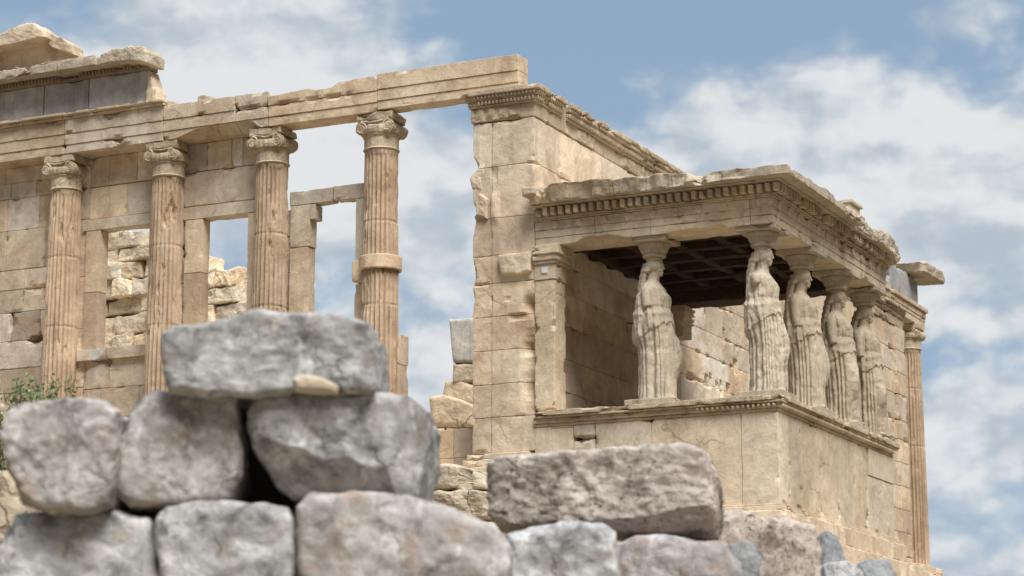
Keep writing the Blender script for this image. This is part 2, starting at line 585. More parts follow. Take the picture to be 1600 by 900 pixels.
def wall_y(mb, y0, y1, x0, x1, zs, width=(1.1, 1.9), tv=0.07, newp=0.06, gap=0.004, fn=None, **kw):
    """courses of squared blocks in a wall facing -Y"""
    for i in range(len(zs)-1):
        x = x0
        off = rnd.uniform(0.35, 1.0)
        while x < x1-0.02:
            wd = rnd.uniform(*width)*(off if x == x0 else 1)
            e = x+wd
            if x1-e < 0.5:
                e = x1
            tt = tint(tv)
            if rnd.random() < newp:
                tt = NEWT
            dy = rnd.uniform(0, 0.012)
            mb.box((x+gap/2, y0+dy, zs[i]+gap/2), (e-gap/2, y1, zs[i+1]-gap/2), tint=tt, fn=fn, **kw)
            x = e


def stone_outline(mb, poly, P0, U, V, W, thick, N=26, k=9.0, facets=6, cut=0.10, noise=0.02, frq=3.0, seed=0, tintc=(1, 1, 1), depth_round=None):
    """a block of stone whose front outline follows poly (metres in U, V about P0) and that runs back along W"""
    r_ = np.random.RandomState(seed+1)
    poly = np.asarray(poly, float)
    c = (poly.max(0)+poly.min(0))/2
    pc = poly-c
    half = np.abs(pc).max(0)
    pn = pc/half
    g = np.linspace(-1, 1, N+1)
    A, B = np.meshgrid(g, g, indexing='ij')
    faces = []
    for ax in range(3):
        for s in (-1, 1):
            P = np.zeros(A.shape+(3,))
            P[..., (ax+1) % 3] = A
            P[..., (ax+2) % 3] = B
            P[..., ax] = s
            faces.append(P if s > 0 else P[::-1])
    ang = np.arctan2(pn[:, 1], pn[:, 0])
    # ray / polygon intersection for many angles
    T = np.linspace(-math.pi, math.pi, 721)
    R = np.full(721, 0.0)
    n = len(pn)
    for i in range(n):
        a, b = pn[i], pn[(i+1) % n]
        e = b-a
        dx, dy = np.cos(T), np.sin(T)
        den = dx*e[1]-dy*e[0]
        with np.errstate(divide='ignore', invalid='ignore'):
            tt = (a[0]*e[1]-a[1]*e[0])/den
            ss = (a[0]*dy-a[1]*dx)/den
        ok = (tt > 0) & (ss >= -1e-6) & (ss <= 1+1e-6) & np.isfinite(tt)
        R = np.where(ok, np.maximum(R, np.where(ok, tt, 0)), R)
    planes = []
    for i in range(facets):
        nv = r_.normal(size=3)
        nv = np.sign(nv)*np.abs(nv)**.8
        nv /= np.linalg.norm(nv)
        planes.append((nv, np.abs(nv).sum()*r_.uniform(0.91, 0.99) if k >= 8 else r_.uniform(.92, 1.15)))
    for P in faces:
        sh = P.shape
        p = P.reshape(-1, 3)
        q = p/((np.abs(p)**k).sum(1)**(1/k))[:, None]
        # tangential spreading keeps the grid dense at the rims
        th = np.arctan2(q[:, 1], q[:, 0])
        rs = 1/((np.abs(np.cos(th))**k+np.abs(np.sin(th))**k)**(1/k))
        rp = np.interp(th, T, R)
        rr = np.hypot(q[:, 0], q[:, 1])
        wgt = np.clip(rr/rs, 0, 1)
        sc = (rp/rs)*wgt + np.clip(rp/rs, .75, 1.05)*(1-wgt)
        q[:, 0] *= sc
        q[:, 1] *= sc
        for nv, d in planes:
            ex = np.clip(q@nv-d, 0, None)
            q -= ex[:, None]*nv*0.95
        m = np.stack([q[:, 0]*half[0], q[:, 1]*half[1], q[:, 2]*thick/2], 1)
        s = m+seed*3.17
        nn = fbm(s*frq, 4, .55)
        rd = -np.abs(fbm(s*frq*0.8+9, 4))*1.3+.3
        nrm = q/(np.linalg.norm(q, axis=1)[:, None]+1e-6)
        m += nrm*(nn*noise*.6+rd*noise*1.2)[:, None]
        m += np.stack([fbm(s*frq*2.5+3, 3), fbm(s*frq*2.5+13, 3), fbm(s*frq*2.5+23, 3)], 1)*noise*.35
        wpt = np.asarray(P0)+(m[:, 0]+c[0])[:, None]*U+(m[:, 1]+c[1])[:, None]*V+(m[:, 2]+thick/2)[:, None]*W
        mb.grid(wpt.reshape(sh), tintc)


YD, ZD, XD = np.array([0, 1., 0]), np.array([0, 0, 1.]), np.array([1., 0, 0])


def block_yz(mb, x0, thick, poly, **kw):
    """outlined block in a plane facing -X: poly in (Y, Z); mirrored so that faces point outward"""
    p = [(-y, z) for y, z in poly]
    stone_outline(mb, p, (x0, 0, 0), -YD, ZD, XD, thick, **kw)


def block_xz(mb, y0, thick, poly, **kw):
    stone_outline(mb, poly, (0, y0, 0), XD, ZD, YD, thick, **kw)


# --- west wall with its windows
mb = MB()
K = dict(seg=0.07, wear=0.012, chip=0.045, rough=0.005)
wall_x(mb, XW, .80, 13.0, 15.6, -0.9, 5.27, courses=[-.3, .25, .78, 1.3, 1.72, 2.2, 2.7, 3.1, 3.45, 4.15, 4.72, 5.0], width=(0.5, 0.95), tv=.13, newp=.14, **K)
wall_x(mb, XW, .80, 12.40, 13.0, -0.9, 5.27, courses=[0.3, 1.3, 2.3, 3.2, 4.2, 4.75], width=(0.6, 0.7), **K)
# over and under the first window
wall_x(mb, XW, .80, 10.75, 12.40, 4.18, 4.74, courses=[], width=(1.6, 1.7), tv=.06, newp=0, **K)
wall_x(mb, XW, .80, 10.75, 11.45, 4.75, 5.27, courses=[], width=(.8, .9), newp=0, **K)
wall_x(mb, XW, .80, 11.45, 12.40, 4.75, 5.27, courses=[], width=(1, 1.1), newp=0, **K)
wall_x(mb, XW, .80, 10.9, 12.40, -0.9, 1.74, courses=[-.3, .2, .75, 1.25], width=(0.5, 0.9), newp=.12, **K)
# over and under the second window
wall_x(mb, XW, .80, 8.75, 10.74, 4.2, 4.78, courses=[], width=(2.0, 2.1), tv=.05, newp=0, **K)
wall_x(mb, XW, .80, 8.75, 9.02, 4.79, 5.27, courses=[], width=(.4, .5), newp=0, **K)
wall_x(mb, XW, .80, 9.03, 9.36, 4.79, 5.27, courses=[], width=(.4, .5), newp=0, **K)
mb.box((XW+.01, 9.365, 4.795), (.72, 9.575, 5.27), tint=NEWT, **K)
wall_x(mb, XW, .80, 9.58, 10.74, 4.79, 5.27, courses=[], width=(1.2, 1.3), newp=0, **K)
wall_x(mb, XW, .80, 8.9, 10.9, -0.9, 1.74, courses=[-.3, .2, .75, 1.25], width=(0.6, 1.1), **K)
# piers behind the columns
wall_x(mb, XW+.02, .66, 10.43, 10.97, 1.75, 4.18, courses=[2.3, 2.9, 3.5], width=(.8, .9), newp=0, **K)
wall_x(mb, XW+.02, .66, 8.41, 9.02, 1.75, 3.95, courses=[2.3, 2.9, 3.5], width=(.8, .9), newp=0, **K)
# low wall under the third window and the open bay
wall_x(mb, XW, .80, 6.4, 8.9, -0.9, 1.74, courses=[-.3, .2, .75, 1.25], width=(0.6, 1.1), **K)
wall_x(mb, XW, .80, 4.9, 6.4, -0.9, 0.15, courses=[-.3], width=(0.6, 1.1), **K)
# white repair patch cut into the upper course
block_yz(mb, XW-0.004, .1, [(11.42, 4.77), (11.42, 5.02), (11.28, 4.93), (11.12, 4.78)], N=8, k=14, facets=0, noise=.002, tintc=NEWT)
block_yz(mb, XW-0.006, .1, [(14.9, 4.63), (14.9, 4.98), (14.35, 5.0), (14.3, 4.72), (14.55, 4.64)], N=8, k=14, facets=0, noise=.002, tintc=GREYT)
mb.build('wall', M_WALL, temple)


def frame(parts, label=None):
    mb = MB()
    for lo, hi, tt in parts:
        mb.box(lo, hi, seg=.06, wear=.006, chip=.012, rough=.003, tint=tt)
    o = mb.build('window_frame', M_WALL, temple)
    if label:
        o['label'] = label
    return o


XF = XW-0.03
frame([((XF, 10.9, 3.98), (.72, 12.5, 4.17), tint()), ((XF, 12.13, 1.93), (.66, 12.42, 2.9), (.72, .66, .62)), ((XF, 12.13, 2.91), (.66, 12.42, 3.97), tint()),
       ((XF, 10.98, 1.93), (.66, 11.14, 3.2), tint()), ((XF, 10.98, 3.21), (.66, 11.14, 3.97), (.92, .9, .86)),
       ((XF-.05, 10.95, 1.73), (.76, 11.9, 1.92), tint()), ((XF-.05, 11.905, 1.73), (.76, 12.2, 1.92), GREYT), ((XF-.05, 12.205, 1.73), (.76, 12.5, 1.92), tint())])
frame([((XF, 8.95, 3.97), (.72, 10.55, 4.18), tint(.05)), ((XF, 10.09, 1.93), (.66, 10.43, 3.05), (.78, .72, .66)), ((XF, 10.09, 3.06), (.66, 10.43, 3.96), tint()),
       ((XF, 9.03, 1.93), (.66, 9.21, 3.96), tint(.03, .02, 1.12)), ((XF-.05, 8.98, 1.73), (.76, 10.5, 1.92), tint())])
frame([((XF, 7.62, 4.0), (.66, 8.42, 4.23), (.86, .93, 1.04)), ((XF, 6.93, 4.0), (.66, 7.61, 4.24), (.9, .95, 1.02)), ((XF, 8.04, 3.3), (.66, 8.40, 3.99), (.95, 1.0, 1.05)),
       ((XF, 8.06, 1.93), (.66, 8.40, 3.29), tint(.04, .02, .9)), ((XF, 7.94, 3.74), (.66, 8.035, 3.985), tint()), ((XF, 7.0, 2.6), (.66, 7.185, 3.99), (.95, 1.02, 1.1)),
       ((XF, 6.95, 1.93), (.66, 7.19, 2.59), tint()), ((XF-.05, 6.9, 1.73), (.76, 8.5, 1.92), tint())])


mb = MB()
mb.box((-.12, 5.0, -1.3), (1.1, 15.6, -.605), seg=.1, wear=.02, chip=.05)
mb.box((-.3, 5.0, -2.1), (1.1, 15.6, -1.304), seg=.12, wear=.02, chip=.06)
mb.box((-.5, 5.0, -3.6), (1.1, 15.6, -2.104), seg=.15, wear=.02, chip=.06)
mb.build('foundation', M_WALL, temple)
mb = MB()
mb.box((1.104, 4.6, -3.6), (19.0, 18.0, -.72), seg=.8, wear=.02, chip=.03)
mb.build('floor', M_RUIN, temple)

# --- fluted columns
def column(x, y, z0, z1, r0, r1, seed, wear=1.0, cap=True, dark=1.0, caprot=0.0):
    """shaft (with flutes) plus necking and Ionic capital as its children; z1 is the top of the capital"""
    zs_top = z1-0.60 if cap else z1
    mb = MB()
    nfl, per = 24, 8
    n = nfl*per
    th = np.linspace(0, 2*math.pi, n, endpoint=False)
    zz = np.linspace(z0, zs_top, int((zs_top-z0)/0.035))
    TH, Z = np.meshgrid(th, zz)
    t = (Z-z0)/(zs_top-z0)
    rad = r0+(r1-r0)*(t**1.25)
    fl = np.abs(np.sin(TH*nfl/2))**0.75
    P = np.stack([np.cos(TH), np.sin(TH), Z], -1)
    q = np.stack([np.cos(TH)*.3+seed*3.1, np.sin(TH)*.3+seed, Z], -1).reshape(-1, 3)
    e = fbm(q*np.array([3, 3, 1.1]), 4).reshape(TH.shape)       # worn zones where the flutes are lost
    e2 = fbm(q*np.array([9, 9, 3.0])+40, 3).reshape(TH.shape)
    worn = sstep(.08, .5, e*wear)
    edge = sstep(.995, .975, t)
    depth = 0.034*fl*(1-0.75*worn)*edge
    r = rad - depth - worn*0.022 - np.clip(e2-.42, 0, 1)*.05*wear - np.clip(e2*.4+e-.6, 0, 1)*.12*wear
    # drum joints
    for zj in (z0+1.15+.2*(seed % 3), z0+2.75+.15*(seed % 2), z0+4.1):
        r -= 0.012*np.exp(-((Z-zj-.006*np.sin(TH*3))/0.012)**2)
    P[..., 0] = x+r*P[..., 0]
    P[..., 1] = y+r*P[..., 1]
    tt = 1+0.10*fbm(q*np.array([2, 2, .6])+70, 3)
    tc = np.stack([tt, tt*(1-.02*e.ravel()), tt*(1-.06*e.ravel())], 1)*dark
    mb.grid(P, tc, closed=True)
    mb.lathe((x, y, 0), [(0, z0), (r0, z0)], 24)
    o = mb.build('column', M_COLUMN, temple)
    if not cap:
        return o
    # necking band with worn palmettes
    mb = MB()
    zb = zs_top
    def rm(rr, a, z):
        s = np.stack([np.cos(a)*1.2+seed, np.sin(a)*1.2, np.full_like(a, z)], 1)
        k = (z-zb)/.22
        orn = np.sin(a*16+3*np.sin(k*5))*math.sin(min(1, max(0, k))*math.pi)
        return rr+.003*orn*(seed % 2)+fbm(s*7, 3)*.007
    prof = [(r1-.01, zb-.01), (r1+.012, zb), (r1+.026, zb+.015), (r1+.012, zb+.032)]+[(r1+.008, zb+.04+.016*i) for i in range(11)]+[(r1+.02, zb+.22), (r1+.035, zb+.235), (r1+.02, zb+.25)]
    mb.lathe((x, y, 0), prof, 96, rmod=rm)
    mb.build('necking', M_TRIM, o)
    # capital
    mb = MB()
    zc = zb+.25
    H = z1-zc
    prof = [(r1+.0, zc-.01), (r1+.05, zc+.02), (r1+.06, zc+.06), (r1+.06, zc+.10), (r1+.05, zc+.13)]
    mb.lathe((x, y, 0), prof, 72, rmod=lambda rr, a, z: rr+.010*np.abs(np.sin(a*12)))
    vr = 0.108
    yw = r1-0.028
    zv = zc+.105
    hd = 0.25
    for s in (-1, 1):
        yc = y+s*yw
        # bolster: waisted roll from front to back with ring mouldings
        uu = np.linspace(-1, 1, 25)
        pts = np.stack([x+uu*hd, np.full(25, yc), np.full(25, zv)], 1)
        rr = vr*(0.78+.22*np.abs(uu)**1.5)+.006*np.cos(uu*26)
        rr[0] *= .97
        rr[-1] *= .97
        mb.tube(pts, rr, 26)
        for fx in (-1, 1):                       # the raised spiral on each face
            a = np.linspace(0, 2.6*2*math.pi, 90)
            rs = vr*0.93*np.exp(-a*0.105)
            sp = np.stack([np.full(90, x+fx*(hd+.004)), yc-s*rs*np.sin(a)*1.0, zv+rs*np.cos(a)], 1)
            mb.tube(sp, np.linspace(.021, .012, 90), 6)
            mb.ball((x+fx*hd, yc, zv), (.02, .03, .03), 6)
    # the channel that links both volutes, sagging in the middle
    yy = np.linspace(-yw, yw, 25)
    for fx in (-1, 1):
        for (dz, rr) in ((.125, .024), (.03, .018)):
            sag = -.035*np.cos(yy/yw*math.pi/2)
            mb.tube(np.stack([np.full(25, x+fx*(hd-.012)), y+yy, zv+dz+sag], 1), rr, 6)
    mb.box((x-hd+.015, y-yw, zv-.02), (x+hd-.015, y+yw, zv+.125), seg=.05, wear=.012, chip=.02, rough=.006)
    mb.box((x-hd-.01, y-yw-.075, zv+.115), (x+hd+.01, y+yw+.075, z1), seg=.04, wear=.02, chip=.05, rough=.007, seed=seed)
    for i, v in enumerate(mb.v):
        s = v+seed*5.3
        mb.v[i] = v+np.stack([fbm(s*5, 3), fbm(s*5+19, 3), fbm(s*5+37, 3)], 1)*.019*wear
    mb.build('capital', M_TRIM, o)
    return o


COLS = [12.78, 10.71, 8.69, 6.66]
column(.30, COLS[0], -.6, 5.27, .318, .262, 1, .75, dark=1.06)
column(.30, COLS[1], -.6, 5.27, .318, .262, 2, 1.0, dark=.95)
column(.30, COLS[2], -.6, 5.27, .318, .262, 3, 1.05, dark=.86)
c4 = column(.30, COLS[3], -.6, 5.27, .318, .268, 4, 1.15, dark=.96)
mb = MB()
prof = [(.30, 2.72), (.335, 2.725), (.342, 2.74), (.342, 2.93), (.335, 2.945), (.28, 2.95)]
mb.lathe((.30, COLS[3], 0), prof, 48, tint=(1.12, 1.06, .98), rmod=lambda rr, a, z: rr+.003*np.sin(a*5+z*9))
mb.box((.30, COLS[3]+.2, 2.6), (.9, COLS[3]+.52, 2.945), seg=.06, tint=(1.12, 1.06, .98))
o = mb.build('repair_band', M_WALL, c4)
o['label'] = 'smooth plain marble collar round the fluted shaft'

# --- architrave over the columns
arch_z = (5.27, 5.42, 5.61, 5.86)


def scoop(p):
    q = p.copy()
    y, x, z_ = p[:, 1], p[:, 0], p[:, 2]
    k = sstep(8.75, 8.95, y)*sstep(10.5, 9.9, y)*(z_ < 5.425)
    lift = k*(.135*sstep(.30, .0, x)+.015*fbm(p*3, 3))
    q[:, 2] = np.minimum(z_+lift*sstep(5.425, 5.27, z_), 5.418)
    return q


def arch_block(mb, y0, y1, z=arch_z, back=.62, chip=.03, tt=(1, 1, 1), seed=0, top=None):
    g = .004
    for i, dx in enumerate((.03, .015, 0.0)):
        mb.box((dx, y0+g, z[i]+(.002 if i else 0)), (back, y1-g, z[i+1]-(.001)), seg=.06, wear=.007, chip=chip if i != 1 else .015, rough=.003, tint=tt, seed=seed, fn=top if i == 2 else (scoop if i == 0 and y1 > 9 and y0 < 10 else None))


mb = MB()
def notch(p):
    q = p.copy()
    y = p[:, 1]
    prof = np.interp(y, [6.6, 6.66, 6.8, 7.3, 7.42, 7.75, 7.85, 8.6], [5.80, 5.85, 5.86, 5.84, 5.76, 5.76, 5.80, 5.76])
    prof = prof+fbm(np.stack([y*4, y*0, p[:, 0]*2], 1), 3)*.012
    top = p[:, 2] > 5.7
    q[top, 2] = np.minimum(q[top, 2], prof[top])
    return q
arch_block(mb, 4.10, 6.60, (5.30, 5.44, 5.625, 5.885), tt=(1.06, 1.04, 1.0), chip=.012, back=.36)
arch_block(mb, 6.60, 8.62, tt=tint(.05), top=notch, seed=1.0, back=.45)
arch_block(mb, 8.62, 9.25, tt=(.92, .95, 1.0), seed=2)
arch_block(mb, 9.25, 10.66, tt=tint(.04), seed=3, chip=.05)
arch_block(mb, 10.66, 12.65, tt=tint(.05), seed=4, chip=.04)
arch_block(mb, 12.65, 15.6, tt=tint(.05), seed=5, chip=.03)
o = mb.build('architrave', M_WALL, temple)
mb = MB()
block_yz(mb, .1, .3, [(10.05, 5.84), (10.05, 5.98), (9.93, 6.0), (9.78, 5.95), (9.76, 5.84)], N=10, noise=.012, seed=3)
mb.build('broken_fragment', M_CREST, temple)
# grey frieze with its crown moulding and broken cornice
mb = MB()
for y0, y1 in ((11.0, 12.22), (12.23, 13.15), (13.16, 14.1), (14.11, 15.6)):
    mb.box((.06, y0, 5.965), (.36, y1-.008, 6.545), seg=.08, wear=.008, chip=.02, rough=.003, tint=tint(.09, .02))
mb.build('frieze', M_GREY, temple)
mb = MB()
for y0, y1, s in ((10.62, 12.66, 0), (12.67, 13.5, 1), (13.51, 15.6, 2)):
    mb.box((-.05, y0, 5.865), (.36, y1-.006, 5.91), seg=.06, wear=.01, chip=.04, rough=.004, seed=s)
    mb.box((-.11, y0-.01, 5.912), (.36, y1-.006, 5.96), seg=.06, wear=.012, chip=.05, rough=.004, seed=s)
block_yz(mb, .0, .32, [(10.86, 5.96), (10.9, 6.35), (10.98, 6.54), (11.02, 5.96)], N=14, noise=.015, seed=8)
block_yz(mb, -.02, .3, [(10.78, 5.96), (10.79, 6.2), (10.87, 6.22), (10.88, 5.96)], N=10, noise=.012, seed=9)
block_yz(mb, .02, .4, [(10.25, 5.83), (10.62, 5.96), (10.62, 5.83)], N=10, noise=.006, seed=10)
mb.build('architrave_moulding', M_WALL, temple)
mb = MB()
mb.box((-.06, 10.98, 6.548), (.3, 15.6, 6.62), seg=.05, wear=.01, chip=.05, rough=.006)
for i in range(64):
    mb.box((-.12, 11.1+i*.07, 6.552), (-.055, 11.1+i*.07+.042, 6.61), seg=.05, wear=.01, chip=.02)
o = mb.build('egg_moulding', M_SOOT, temple)
mb = MB()
block_yz(mb, -.34, .6, [(10.80, 6.56), (10.80, 6.74), (10.88, 6.84), (11.15, 6.88), (11.5, 6.87), (11.75, 6.80), (11.8, 6.63), (11.3, 6.64)], N=30, k=12, noise=.02, facets=3, seed=5)
mb.box((-.33, 11.81, 6.63), (.26, 12.62, 6.80), seg=.05, wear=.02, chip=.08, rough=.008, seed=7)
mb.box((-.33, 12.63, 6.63), (.26, 13.5, 6.79), seg=.05, wear=.02, chip=.07, rough=.008, seed=9)
mb.box((-.33, 13.51, 6.63), (.26, 15.6, 6.79), seg=.05, wear=.02, chip=.06, rough=.008, seed=11)
mb.box((-.27, 11.9, 6.79), (.24, 15.6, 6.84), seg=.05, wear=.015, chip=.08, rough=.006, seed=12)
mb.build('cornice', M_CREST, temple)
mb = MB()
def rake(y):
    return np.interp(y, [12.2, 12.5, 12.8, 13.2, 15.6], [7.12, 7.2, 7.44, 7.62, 7.02])
# tympanum slab and raking cornice of the broken gable
block_yz(mb, .10, .22, [(12.48, 6.84), (12.5, 7.06), (12.7, 7.16), (12.95, 7.34), (13.35, 7.45), (15.6, 6.95), (15.6, 6.84)], N=22, k=14, facets=0, noise=.008, seed=14)
block_yz(mb, -.30, .55, [(12.95, 7.30), (13.0, 7.44), (13.2, 7.60), (13.35, 7.62), (14.0, 7.45), (15.6, 6.98), (15.6, 6.86), (13.9, 7.27), (13.3, 7.47)], N=30, k=14, noise=.016, facets=0, seed=15)
block_yz(mb, -.05, .36, [(12.5, 7.0), (12.54, 7.18), (12.7, 7.28), (12.95, 7.42), (13.2, 7.5), (13.2, 7.36), (12.8, 7.1)], N=20, k=12, noise=.015, facets=8, seed=16)
mb.build('pediment', M_WALL, temple)

# --- corner pier (anta) at the south-west
mb = MB()
zc = [-.33, .21, .72, 1.24, 1.765, 2.28, 2.72, 3.3, 4.12, 4.84]
def ragged(p):
    q = p.copy()
    edge = sstep(4.62, 4.90, p[:, 1])*(.25+.75*sstep(2.6, 3.4, p[:, 2]))
    n = fbm(p*np.array([2.2, 1.0, 3.0])+4, 3)
    q[:, 1] -= edge*np.clip(n+.06, 0, 1)*.16
    # bites out of the south side low down, beside the porch pilaster
    s = sstep(4.10, 3.83, p[:, 1])*sstep(.35, 0, p[:, 0])
    b = np.exp(-((p[:, 2]-1.25)/.22)**2)*.30+np.exp(-((p[:, 2]-.62)/.25)**2)*.26+np.exp(-((p[:, 2]-1.9)/.12)**2)*.2
    q[:, 0] += s*b*(.6+.5*n)
    # shallow cuttings
    for (yc, zc_, ry, rz, dp) in ((4.1, 1.73, .14, .05, .05), (4.28, 2.02, .05, .02, .03), (4.08, 2.95, .06, .1, -.02), (4.5, 3.45, .07, .22, -.05), (4.52, 4.0, .06, .12, .03)):
        q[:, 0] += dp*np.exp(-((p[:, 1]-yc)/ry)**4-((p[:, 2]-zc_)/rz)**4)*(p[:, 0] < .2)
    return q
for i in range(len(zc)-1):
    tt = tint(.06, .03)
    mb.box((0, YS, zc[i]+.003), (.95, 4.545, zc[i+1]-.003), seg=.035, wear=.008, chip=.02, rough=.005, tint=tt, fn=ragged)
    mb.box((.012, 4.55, zc[i]+.003), (.95, 4.88, zc[i+1]-.003), seg=.035, wear=.008, chip=.022, rough=.006, tint=tint(.05, .03), fn=ragged)
mb.box((-.05, 3.9, -.42), (1.0, 4.95, -.335), seg=.05, wear=.015, chip=.04)
mb.box((-.09, 3.9, -.55), (1.0, 5.0, -.425), seg=.05, wear=.015, chip=.05)
mb.box((-.2, 3.9, -3.6), (1.0, 4.996, -.555), seg=.08, wear=.015, chip=.05)
# fragments still standing proud of the pier
block_yz(mb, -.10, .3, [(4.02, 2.36), (4.36, 2.40), (4.42, 2.62), (4.4, 2.70), (3.86, 2.71), (3.86, 2.40)], N=16, noise=.012, seed=21)
block_yz(mb, -.06, .3, [(4.62, 3.3), (4.78, 3.36), (4.84, 3.6), (4.74, 3.72), (4.6, 3.6)], N=14, noise=.02, seed=22)
block_yz(mb, .0, .3, [(4.72, 3.76), (4.9, 3.82), (4.94, 3.98), (4.86, 4.1), (4.74, 4.08)], N=14, noise=.02, seed=23)
mb.build('corner_pier', M_WALL, temple)

# --- south wall
def holes(p):
    q = p.copy()
    for (xc, z_, rx, rz, dp) in HOLES:
        q[:, 1] += dp*np.exp(-((p[:, 0]-xc)/rx)**6-((p[:, 2]-z_)/rz)**6)*(p[:, 1] < YS+.3)
    return q
HOLES = []
for i in range(9):
    HOLES.append((rnd.uniform(6.2, 12.0), rnd.choice([1.765, 2.28, 2.72])+rnd.uniform(-.02, .1), rnd.uniform(.05, .09), rnd.uniform(.07, .13), rnd.uniform(.12, .2)))
mb = MB()
SZ = [-1.9, -1.3, -.78, -.3, .21, .72, 1.24, 1.765, 2.28, 2.72, 3.3]
wall_y(mb, YS, YS+.7, .955, 6.0, SZ[:9], seg=.12, wear=.008, chip=.03, rough=.004, tv=.10)
wall_y(mb, YS, YS+.7, 6.0, 13.0, SZ, seg=.045, wear=.010, chip=.03, rough=.004, fn=holes, newp=.12)
wall_y(mb, YS, YS+.7, 13.0, 19.7, SZ, seg=.09, wear=.012, chip=.04, rough=.004, newp=.1)
wall_y(mb, YS, YS+.7, .955, 6.0, [2.28, 2.72, 3.3], seg=.12, wear=.008, chip=.03, rough=.004)
# large slabs above the porch roof, one of them new
for x0, x1, z0, z1, tt in ((.955, 2.35, 3.3, 4.12, tint(.03, .02, 1.16)), (2.356, 6.2, 3.3, 4.12, (1.12, 1.16, 1.22)), (.955, 2.6, 4.126, 4.84, tint(.03, .02, 1.16)), (2.606, 6.2, 4.126, 4.84, (1.10, 1.16, 1.22))):
    mb.box((x0, YS, z0), (x1, YS+.7, z1-.006), seg=.07, wear=.006, chip=.02, rough=.004, tint=tt)
wall_y(mb, YS, YS+.7, 6.206, 19.7, [3.3, 3.8, 4.3, 4.84], seg=.09, wear=.012, chip=.04, rough=.004)
# steps of the wall base
mb.box((5.9, YS-.22, -3.8), (19.9, YS, -.85), seg=.12, wear=.02, chip=.05)
mb.box((5.9, YS-.12, -.85), (19.85, YS, -.55), seg=.12, wear=.02, chip=.05)
mb.box((5.9, YS-.05, -.55), (19.75, YS, -.33), seg=.12, wear=.02, chip=.05)
mb.build('wall', M_WALL, temple)
# corner pilaster strip at the east end
mb = MB()
for i in range(3, len(SZ)-1):
    mb.box((19.05, YS-.05, SZ[i]+.003), (19.75, YS+.72, SZ[i+1]-.003), seg=.08, wear=.012, chip=.04, tint=tint(.06))
for z0, z1 in ((3.3, 3.8), (3.8, 4.3), (4.3, 4.84)):
    mb.box((19.05, YS-.05, z0+.003), (19.75, YS+.72, z1-.003), seg=.08, wear=.012, chip=.04, tint=tint(.06))
mb.build('corner_pier', M_WALL, temple)


# --- carved band that crowns the pier and the south wall
def carved(axis):
    def fn(p):
        q = p.copy()
        s = p[:, axis]
        z = (p[:, 2]-4.86)/.24
        zz_ = np.clip(z, 0, 1)
        a = np.abs(np.cos(s*math.pi/.19))**.45*np.sin(zz_*math.pi)**.4
        b = np.abs(np.cos((s+.095)*math.pi/.19*(1+zz_)))**.5*(1-zz_)
        d = .045*(np.maximum(a, b)-.6)+.016*fbm(p*13, 2)
        gone = sstep(.34, .5, fbm(p*.9+np.array([7., 3, 1]), 2))
        d = d*(1-gone)-gone*.02
        o = 1-axis
        q[:, o] -= d*((p[:, o] < (0.3 if o == 0 else YS+.3)))
        return q
    return fn


def crown(mb, west, x1):
    """stack of mouldings round the corner"""
    bands = [(4.855, 5.08, .012, .012, .03), (5.083, 5.11, .045, .006, .02), (5.112, 5.175, .055, .01, .03), (5.178, 5.20, .085, .006, .02), (5.202, 5.25, .10, .01, .03), (5.252, 5.335, .15, .012, .08)]
    for k, (z0, z1, pr, we, ch) in enumerate(bands):
        if west:
            mb.box((-pr, YS-pr, z0), (.95, 4.9+pr*.8, z1), seg=.03 if k == 0 else .045, wear=we, chip=ch, rough=.004, fn=carved(1) if k == 0 else None, seed=k)
        else:
            mb.box((.952+.2, YS-pr, z0), (x1, YS+.7, z1), seg=.03 if k == 0 else .05, wear=we, chip=ch*1.3, rough=.005, fn=carved(0) if k == 0 else None, seed=k+3)


def eggs(mb, p0, p1, z, out, n, r):
    for i in range(n):
        t = (i+.5)/n
        if perlin(np.array([[p0[0]+(p1[0]-p0[0])*t*1.3, p0[1]*.7+i*.11, z*2.0]]))[0] > .32:
            continue
        mb.ball((p0[0]+(p1[0]-p0[0])*t, p0[1]+(p1[1]-p0[1])*t, z), r, 4)


mb = MB()
crown(mb, True, 0)
def strip(p):
    return p
mb.box((0.952, YS-.02, 4.855), (1.16, YS+.7, 5.335), seg=.05)
for z, pr, rr in ((5.143, .066, .029), (5.226, .108, .022)):
    eggs(mb, (-pr, YS-pr+.02), (-pr, 4.9), z, 0, 18, (rr, rr*1.0, rr*1.35))
    eggs(mb, (-pr+.02, YS-pr), (.95, YS-pr), z, 0, 16, (rr, rr, rr*1.35))
mb.build('carved_capital', M_TRIM, temple)
mb = MB()
crown(mb, False, 19.75)
for z, pr, rr in ((5.143, .066, .029), (5.226, .108, .022)):
    eggs(mb, (1.16, YS-pr), (6.4, YS-pr), z, 0, 88, (rr, rr, rr*1.35))
mb.build('carved_frieze', M_TRIM, temple)

# --- east end: column, entablature blocks, cornice fragment
column(20.95, 4.05, -.42, 5.19, .325, .275, 6, .35, dark=.88)
mb = MB()
for i, (z0, z1, pr) in enumerate(((5.34, 5.42, .03), (5.422, 5.56, .045), (5.562, 5.66, .09))):
    mb.box((17.8, YS-pr, z0), (21.55+pr, 4.45, z1), seg=.08, wear=.012, chip=.05)
mb.box((19.76, YS-.02, 5.195), (21.55, 4.45, 5.337), seg=.08, wear=.012, chip=.04)
mb.build('architrave', M_WALL, temple)
mb = MB()
mb.box((18.9, YS+.05, 5.665), (21.3, 4.4, 6.34), seg=.08, wear=.015, chip=.07, rough=.006, seed=2)
mb.build('frieze', M_GREY, temple)
mb = MB()
block_xz(mb, YS-.32, .9, [(20.5, 6.35), (20.4, 6.55), (20.9, 6.66), (22.3, 6.68), (22.55, 6.6), (22.5, 6.42), (21.9, 6.36)], N=20, noise=.03, seed=31)
mb.build('cornice', M_CREST, temple)
mb = MB()
